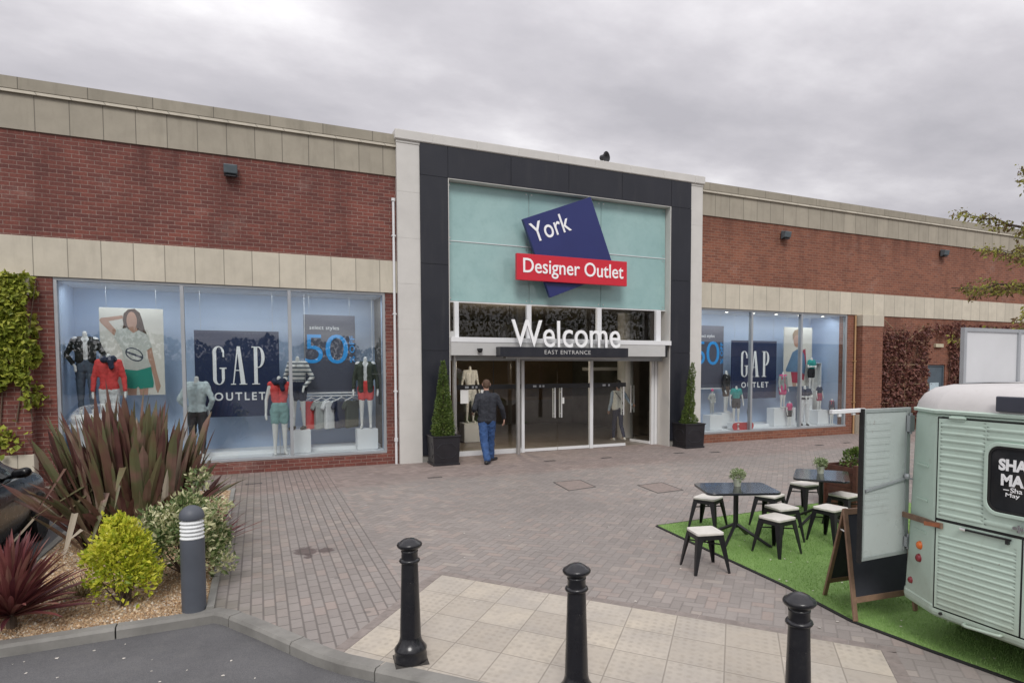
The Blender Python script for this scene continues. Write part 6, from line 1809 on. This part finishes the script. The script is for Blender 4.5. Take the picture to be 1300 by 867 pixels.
# ------------------------------------------------------------------ people
M_SKIN = mk('skin', (.46, .27, .20), .55, var=.08, vs=20)
def hand(pr, w, d, palm_n, side, curl=.5):
    """palm, four unequal fingers with a knuckle bend and a thumb, from wrist w along d"""
    d = d.normalized(); n_ = palm_n.normalized(); s_ = d.cross(n_).normalized() * side
    k = w + d * .085
    for q in (-.026, -.009, .009, .026): pr.append((w + s_ * q * .6, .016, k + s_ * q, .0125))
    for q, ln in ((-.029, .060), (-.010, .074), (.010, .080), (.029, .070)):
        a = k + s_ * q
        m_ = a + (d * math.cos(curl * .6) + n_ * math.sin(curl * .6)) * ln * .55
        e = m_ + (d * math.cos(curl * 1.8) + n_ * math.sin(curl * 1.8)) * ln * .5
        pr.append((a, .0098, m_, .0090)); pr.append((m_, .0090, e, .0078))
    a = w + d * .025 + s_ * .028
    m_ = a + (d * .6 + s_ * .65 + n_ * .3).normalized() * .045; e = m_ + (d * .85 + s_ * .15 + n_ * .4).normalized() * .034
    pr.append((a, .013, m_, .0105)); pr.append((m_, .0105, e, .0088))
def head(pr, c, f, up=Vector((0, 0, 1)), s=1.0):
    """skull, jaw, nose, ears; f = direction the face points"""
    f = f.normalized(); l = up.cross(f).normalized()
    pr += [(c - f * .022 * s + up * .028 * s, .080 * s, c + f * .020 * s + up * .022 * s, .076 * s), (c + up * .01 * s + f * .03 * s, .066 * s, c - up * .075 * s + f * .052 * s, .034 * s),
           (c - up * .055 * s + l * .035 * s + f * .01 * s, .03 * s, c - up * .055 * s - l * .035 * s + f * .01 * s, .03 * s),
           (c + f * .096 * s + up * .015 * s, .008 * s, c + f * .113 * s - up * .022 * s, .013 * s), (c + f * .090 * s - up * .052 * s + l * .018 * s, .009 * s, c + f * .090 * s - up * .052 * s - l * .018 * s, .009 * s)]
    for sg in (-1, 1): pr += [(c + l * sg * .083 * s - f * .005 * s + up * .018 * s, .013 * s, c + l * sg * .079 * s - up * .025 * s, .010 * s)]
def eyes(t, c, f, s=1.0):
    f = f.normalized(); l = Vector((0, 0, 1)).cross(f).normalized(); b = MB()
    for sg in (-1, 1):
        p = c + f * .088 * s + l * sg * .031 * s + Vector((0, 0, .012 * s))
        b.lathe([(.001, -.007), (.008, -.004), (.009, 0), (.008, .004), (.001, .007)], p, 8)
    k = t.get('figure_scale', 1.0); b.v = [WL[t.name] + (v - WL[t.name]) * k for v in b.v]
    b.build('eyes', mk('eyes', (.03, .02, .015), .2), t, world=True)
def person(label, base, build):
    t = thing('person', label, 'person', base)
    return t
V3 = lambda *a: Vector(a)
def blob_w(name, prims, mat, t, voxel, smooth, disp=0.0):
    off = WL[t.name]; k = t.get('figure_scale', 1.0)
    return blob(name, [((a - off) * k, ra * k, (c - off) * k, rc * k) for a, ra, c, rc in prims], mat, t, voxel, smooth, disp=disp)
# the man walking to the doors, seen from behind
B = Vector((4.64, 13.62, 0))
t = person('man in a dark grey jacket and blue jeans walking towards the left of the glass doors, seen from behind', B, None)
t['label'] = 'man in dark jacket and blue jeans, seen from behind walking to the glass doors'
t['figure_scale'] = 1.055
fw = V3(.22, .97, 0).normalized()
W_ = lambda x, y, z: V3(x, y, z)
neck = W_(4.60, 13.64, 1.50); hc = W_(4.612, 13.665, 1.665)
shL, shR = W_(4.415, 13.63, 1.425), W_(4.785, 13.56, 1.425)
elL, waL = W_(4.325, 13.60, 1.165), W_(4.385, 13.83, 1.105)
elR, waR = W_(4.925, 13.56, 1.15), W_(5.005, 13.66, .93)
hiL, hiR = W_(4.515, 13.63, .90), W_(4.695, 13.60, .90)
knL, knR = W_(4.530, 13.60, .49), W_(4.725, 13.74, .49)
anL, anR = W_(4.545, 13.44, .10), W_(4.765, 13.84, .09)
pr = [(neck - V3(0, 0, .06), .060, neck + V3(.005, .01, .10), .054)]
head(pr, hc, fw)
pr += [(W_(4.50, 13.63, 1.33), .10, W_(4.54, 13.63, 1.0), .09), (W_(4.70, 13.60, 1.33), .10, W_(4.67, 13.61, 1.0), .09), (shL, .055, shR, .055), (hiL + V3(0, 0, .05), .085, hiR + V3(0, 0, .05), .085)]
for a, c, e, g, hn, sd_ in ((shL, elL, waL, W_(0, .9, -.45), V3(.9, 0, -.3), 1), (shR, elR, waR, W_(.10, .25, -.95), V3(-.95, .2, 0), -1)):
    pr += [(a, .050, c, .040), (c, .040, e, .028)]; hand(pr, e + g.normalized() * .005, g, hn, sd_, .45)
for a, c, e, f_ in ((hiL, knL, anL, V3(.55, .85, -.05)), (hiR, knR, anR, V3(.85, .65, -.05))):
    pr += [(a, .078, c, .054), (c, .052, e, .036), (e, .034, e + f_.normalized() * .10 - V3(0, 0, .045), .026)]
blob_w('body', pr, M_SKIN, t, .0065, 2)
eyes(t, hc, fw)
M_JACKET = mk('dark_jacket_cloth', (.022, .025, .034), .8, var=.2, vs=10, bump=.3, bs=50); M_JEANS = mk('blue_jean_cloth', (.035, .085, .22), .85, var=.25, vs=9, bump=.3, bs=70)
jk = [(W_(4.505, 13.63, 1.36), .122, W_(4.53, 13.63, .95), .112), (W_(4.70, 13.60, 1.36), .122, W_(4.685, 13.60, .95), .112), (shL - V3(0, 0, .005), .072, shR - V3(0, 0, .005), .072), (W_(4.60, 13.59, 1.38), .115, W_(4.60, 13.60, .98), .105),
      (neck - V3(0, 0, .06), .078, neck + V3(0, .0, -.0), .070), (W_(4.50, 13.63, .92), .108, W_(4.70, 13.60, .92), .108),
      (shL, .068, elL, .058), (elL, .058, waL, .044), (shR, .068, elR, .058), (elR, .058, waR + V3(0, 0, .01), .045)]
blob_w('jacket', jk, M_JACKET, t, .012, 3, disp=.010)
jn = [(hiL + V3(0, 0, .03), .098, hiR + V3(0, 0, .03), .098), (hiL, .105, knL, .084), (knL, .084, anL + V3(0, 0, .01), .076), (hiR, .105, knR, .084), (knR, .084, anR + V3(0, 0, .02), .076)]
blob_w('jeans', jn, M_JEANS, t, .012, 2, disp=.012)
M_SHOE = mk('dark_shoe', (.02, .019, .022), .5, var=.2)
for e, f_ in ((anL, V3(.55, .85, -.0)), (anR, V3(.85, .65, 0))):
    f_ = f_.normalized(); g0 = V3(e.x, e.y, .045)
    blob_w('shoe', [(g0 - f_ * .07, .046, g0 + f_ * .07, .046), (g0 + f_ * .05 - V3(0, 0, .004), .046, g0 + f_ * .21 - V3(0, 0, .010), .036), (g0 - f_ * .03, .046, e + V3(0, 0, .01), .05)], M_SHOE, t, .009, 2)
M_HAIRB = mk('short_brown_hair', (.10, .060, .040), .8, var=.3, vs=40, bump=.5, bs=120)
u = V3(0, 0, 1); l = u.cross(fw)
blob_w('hair', [(hc - fw * .030 + u * .034, .082, hc + fw * .018 + u * .036, .078), (hc - fw * .042 - u * .02, .066, hc - fw * .035 + u * .02, .075), (hc - fw * .03 - u * .055, .045, hc - fw * .03 - u * .02, .06)], M_HAIRB, t, .008, 2, disp=.004)
del t['figure_scale']
# the woman going in through the right hand door
B = Vector((9.34, 15.95, 0))
t = person('woman in white gilet', B, None); t['label'] = 'woman in a white gilet and dark trousers going in through the right hand door'
fw = V3(-.1, 1, 0).normalized(); o_ = V3(9.36, 15.95, 0)
hc = o_ + V3(.0, .03, 1.66); neck = o_ + V3(0, .01, 1.50)
shL, shR = o_ + V3(-.18, 0, 1.40), o_ + V3(.18, 0, 1.40)
elL, waL = o_ + V3(-.24, .0, 1.13), o_ + V3(-.25, .10, .90)
elR, waR = o_ + V3(.29, -.12, 1.15), o_ + V3(.30, -.30, 1.05)
hiL, hiR = o_ + V3(-.085, 0, .88), o_ + V3(.085, 0, .88)
knL, knR = o_ + V3(-.09, .08, .48), o_ + V3(.085, -.02, .48)
anL, anR = o_ + V3(-.09, .10, .09), o_ + V3(.07, -.22, .13)
pr = [(neck - u * .06, .05, neck + u * .10, .047)]; head(pr, hc, fw, s=.95)
pr += [(o_ + V3(-.08, 0, 1.30), .085, o_ + V3(-.06, 0, 1.0), .075), (o_ + V3(.08, 0, 1.30), .085, o_ + V3(.06, 0, 1.0), .075), (shL, .045, shR, .045), (hiL + u * .04, .085, hiR + u * .04, .085)]
for a, c, e, g, hn, sd_ in ((shL, elL, waL, V3(-.05, .4, -.9), V3(.95, 0, 0), 1), (shR, elR, waR, V3(.05, -.8, -.1), V3(-.8, 0, 0), -1)):
    pr += [(a, .042, c, .034), (c, .034, e, .024)]; hand(pr, e, g, hn, sd_, .6)
for a, c, e in ((hiL, knL, anL), (hiR, knR, anR)): pr += [(a, .075, c, .05), (c, .05, e, .034), (e, .03, e + V3(0, .12, -.05), .025)]
blob_w('body', pr, M_SKIN, t, .0075, 2); eyes(t, hc, fw, .95)
blob_w('sleeves', [(shL, .055, elL, .046), (elL, .046, waL, .036), (shR, .055, elR, .046), (elR, .046, waR, .036), (shL, .05, shR, .05)], cloth('light_blue_shirt', (.42, .55, .68)), t, .012, 2, disp=.006)
blob_w('gilet', [(o_ + V3(-.085, 0, 1.34), .112, o_ + V3(-.09, 0, .97), .110), (o_ + V3(.085, 0, 1.34), .112, o_ + V3(.09, 0, .97), .110), (shL + V3(.03, 0, 0), .065, shR - V3(.03, 0, 0), .065)], cloth('white_gilet', (.86, .88, .80)), t, .012, 2, disp=.010)
b = MB(); b.tube([o_ + V3(-.14, -.085, 1.42), o_ + V3(-.02, -.130, 1.25), o_ + V3(.12, -.128, 1.02)], .012, n=6); b.build('bag_strap', M_BLACK, t)
blob_w('trousers', [(hiL + u * .03, .095, hiR + u * .03, .095), (hiL, .088, knL, .062), (knL, .060, anL + u * .02, .045), (hiR, .088, knR, .062), (knR, .060, anR + u * .02, .045)], C_NAVY, t, .012, 2, disp=.006)
for e in (anL, anR): blob_w('shoe', [(e + V3(0, -.05, -.05), .034, e + V3(0, .15, -.06), .028), (e + V3(0, -.02, -.04), .034, e, .036)], cloth('pale_shoe', (.6, .58, .52)), t, .009, 2)
blob_w('hair', [(hc - fw * .03 + u * .03, .085, hc + fw * .02 + u * .04, .080), (hc - fw * .045 - u * .06, .06, hc - fw * .04, .075), (hc - fw * .05 - u * .12, .04, hc - fw * .05, .06)], mk('black_hair', (.014, .011, .010), .55, var=.3, vs=40), t, .009, 2)

# ------------------------------------------------------------------ parked car
M_CARBLK = mk('black_car_paint', (.006, .0065, .008), .30, var=.1, spec=.3, coat=.25)
car = thing('parked_car', 'black car parked nose to the building at the left edge, behind the sword leaved clump', 'car', (-3.35, 9.2, -.09))
cx, gz0 = -3.48, -.09
def csec(y, hw, zb, zs, zt, tw):   # closed half-section ring: sill, flank, shoulder, roof
    P = [(0, zb), (hw * .86, zb), (hw * .97, zb + .10), (hw, zb + .34), (hw * .985, zs - .06), (hw * .94, zs), (tw, zt - .04 if zt > zs + .1 else zt), (tw * .82, zt), (0, zt + .012)]
    R_ = [(cx + a, y, gz0 + z) for a, z in P]; L_ = [(cx - a, y, gz0 + z) for a, z in P[-2:0:-1]]
    return R_ + L_
secs = [csec(7.42, .70, .36, .66, .70, .60), csec(7.50, .80, .26, .78, .86, .66), csec(7.72, .86, .22, .92, 1.02, .70), csec(8.05, .875, .20, .95, 1.38, .58), csec(8.6, .88, .19, .95, 1.46, .57), csec(9.3, .88, .19, .94, 1.45, .56), csec(9.75, .88, .19, .93, 1.26, .60),
        csec(10.15, .875, .19, .92, .985, .70), csec(10.7, .86, .20, .86, .93, .66), csec(11.05, .80, .22, .76, .83, .60), csec(11.22, .68, .30, .60, .66, .52)]
b = MB(); nr_ = len(secs[0]); vs = [p for s_ in secs for p in s_]
fs = [(r * nr_ + k, r * nr_ + (k + 1) % nr_, (r + 1) * nr_ + (k + 1) % nr_, (r + 1) * nr_ + k) for r in range(len(secs) - 1) for k in range(nr_)] + [tuple(range(nr_)), tuple(range((len(secs) - 1) * nr_, len(secs) * nr_))[::-1]]
b.mesh(vs, fs); body = b.build('body', M_CARBLK, car, smooth=True, auto=38)
sb = body.modifiers.new('sub', 'SUBSURF'); sb.levels = 1; sb.render_levels = 1
for sx in (-1, 1):
    for y0, y1, y2, y3 in ((8.0, 8.62, 8.58, 8.12), (8.70, 9.62, 9.20, 8.68)):
        f = MB(); x_ = lambda z: cx + sx * (.85 - (z - .93) * .55 + .012)
        q = [(x_(.97), y0, gz0 + .97), (x_(.97), y1, gz0 + .97), (x_(1.35), y2, gz0 + 1.35), (x_(1.35), y3, gz0 + 1.35)]
        f.hexa([Vector(p) - V3(sx * .02, 0, 0) for p in q], [Vector(p) for p in q]); f.build('side_window', M_CARGLASS, car)
    f = MB(); f.tube([(cx + sx * .875, 7.98, gz0 + .955), (cx + sx * .88, 8.8, gz0 + .955), (cx + sx * .875, 9.7, gz0 + .945)], .012, n=6); f.build('window_trim', M_CHROME, car)
    blob_w('door_mirror', [(V3(cx + sx * .92, 9.42, gz0 + 1.02), .055, V3(cx + sx * 1.01, 9.40, gz0 + 1.04), .062), (V3(cx + sx * .84, 9.46, gz0 + .98), .025, V3(cx + sx * .92, 9.44, gz0 + 1.0), .03)], M_CARBLK, car, .014, 2)
    f = MB(); f.hexa([(cx + sx * .50, 11.06, gz0 + .60), (cx + sx * .74, 10.92, gz0 + .60), (cx + sx * .74, 10.92, gz0 + .62), (cx + sx * .50, 11.06, gz0 + .62)], [(cx + sx * .52, 11.14, gz0 + .74), (cx + sx * .78, 10.86, gz0 + .76), (cx + sx * .76, 10.80, gz0 + .80), (cx + sx * .52, 11.02, gz0 + .80)]); f.build('headlight', M_CHROME, car, bevel=.01)
    f = MB(); f.box(cx + sx * .72 - .08, cx + sx * .72 + .08, 7.44, 7.56, gz0 + .68, gz0 + .82); f.build('tail_lamp', M_REDLENS, car, bevel=.01)
    for y in (8.25, 10.45):
        f = MB(); f.lathe([(.19, -.09), (.29, -.10), (.315, -.07), (.315, .07), (.29, .10), (.19, .09)], (0, 0, 0), 26); Mx = Matrix.Translation((cx + sx * .80, y, gz0 + .315)) @ Matrix.Rotation(R(90), 4, 'Y'); f.v = [Mx @ v for v in f.v]
        w_ = f.build('wheel', M_RUBBER, car, smooth=True, auto=50)
        f = MB(); f.lathe([(.195, -.08), (.17, -.06), (.05, -.05), (.05, .05), (.17, .06), (.195, .08)], (0, 0, 0), 20); f.v = [Mx @ v for v in f.v]; f.build('rim', M_STEEL, w_, smooth=True, auto=50)
f = MB(); f.hexa([(cx - .68, 10.08, gz0 + 1.0), (cx + .68, 10.08, gz0 + 1.0), (cx + .68, 10.06, gz0 + 1.0), (cx - .68, 10.06, gz0 + 1.0)], [(cx - .54, 9.42, gz0 + 1.44), (cx + .54, 9.42, gz0 + 1.44), (cx + .54, 9.40, gz0 + 1.44), (cx - .54, 9.40, gz0 + 1.44)]); f.build('windscreen', M_CARGLASS, car)
f = MB(); f.box(cx - .26, cx + .26, 7.395, 7.412, gz0 + .50, gz0 + .61); f.build('number_plate', M_PAPER, car)

# ------------------------------------------------------------------ fallen petals and scraps
b = MB(); rnd = random.Random(91)
for k in range(230):
    if k < 170: x = rnd.uniform(-2.2, 1.2); y = rnd.uniform(3.2, 6.2); z = -.088
    elif k < 210: x = rnd.uniform(4.7, 5.7); y = rnd.uniform(2.4, 6.8); z = .026
    else: x = rnd.uniform(1.5, 6); y = rnd.uniform(3.5, 9); z = .008
    if k < 170 and (x + .0) * .72 + (y - 4.9) * .69 > .33 - .02: continue
    if k >= 170 and k < 210 and not inside(x, y, TP): continue
    if k >= 210 and inside(x, y, TP): continue
    r = rnd.uniform(.006, .017); a0 = rnd.uniform(0, 6.28)
    b.mesh([(x + math.cos(a0 + q) * r * rnd.uniform(.6, 1.2), y + math.sin(a0 + q) * r * rnd.uniform(.6, 1.2), z + rnd.uniform(0, .006)) for q in (0, 1.2, 2.5, 3.8, 5.0)], [(0, 1, 2, 3, 4)])
tag(b.build('fallen_petals', mk('petal', (.66, .62, .56), .8, var=.2)), 'white petals and scraps scattered over road and mat', 'litter', kind='stuff')

# ------------------------------------------------------------------ far side of the car park, seen only in the shop glass
L_FAR = leaf_mat('far_tree_leaves', [(0, (.020, .028, .010)), (.5, (.045, .060, .018)), (1, (.09, .095, .035))])
b = MB(); rnd = random.Random(101)
for k in range(14000):
    x = rnd.uniform(-45, 44); y = -32 + rnd.gauss(0, 2.0)
    top = (4.3 if x < 10 else min(8.8, 4.3 + (x - 10) * .6)) + 1.2 * noise.noise((x * .16, 3, 1)) + 1.0 * noise.noise((x * .5, 7, 1))
    z = rnd.uniform(.2, 1) ** .8 * top
    s = rnd.uniform(.16, .42); M = Euler((rnd.uniform(0, 3), rnd.uniform(0, 3), rnd.uniform(0, 6))).to_matrix()
    b.mesh([Vector((x, y, z)) + M @ Vector(q) * s for q in ((-.6, 0, 0), (0, -.4, .1), (.7, .1, 0), (.1, .5, -.1))], [(0, 1, 2, 3)])
b.box(-46, 45, -33.2, -32.8, -.1, 2.6)
tag(b.build('tree_belt', L_FAR), 'dark belt of trees across the car park', 'trees', kind='stuff')
t = thing('retail_shed', 'plain low brown building across the car park', 'building', (62, -32, -.09))
b = MB(); b.box(47, 90, -42, -32, -.09, 4.6); b.build('wall', mk('brown_cladding', (.16, .13, .11), .7, pos=True), t)
b = MB(); b.box(46.7, 90.3, -42.3, -31.7, 4.6, 4.9); b.build('roof', M_DARKROOF, t)
multi('window', [(50 + k * 7, 53.5 + k * 7, -31.99, -31.95, .3, 3.2) for k in range(5)], M_CARGLASS, t)
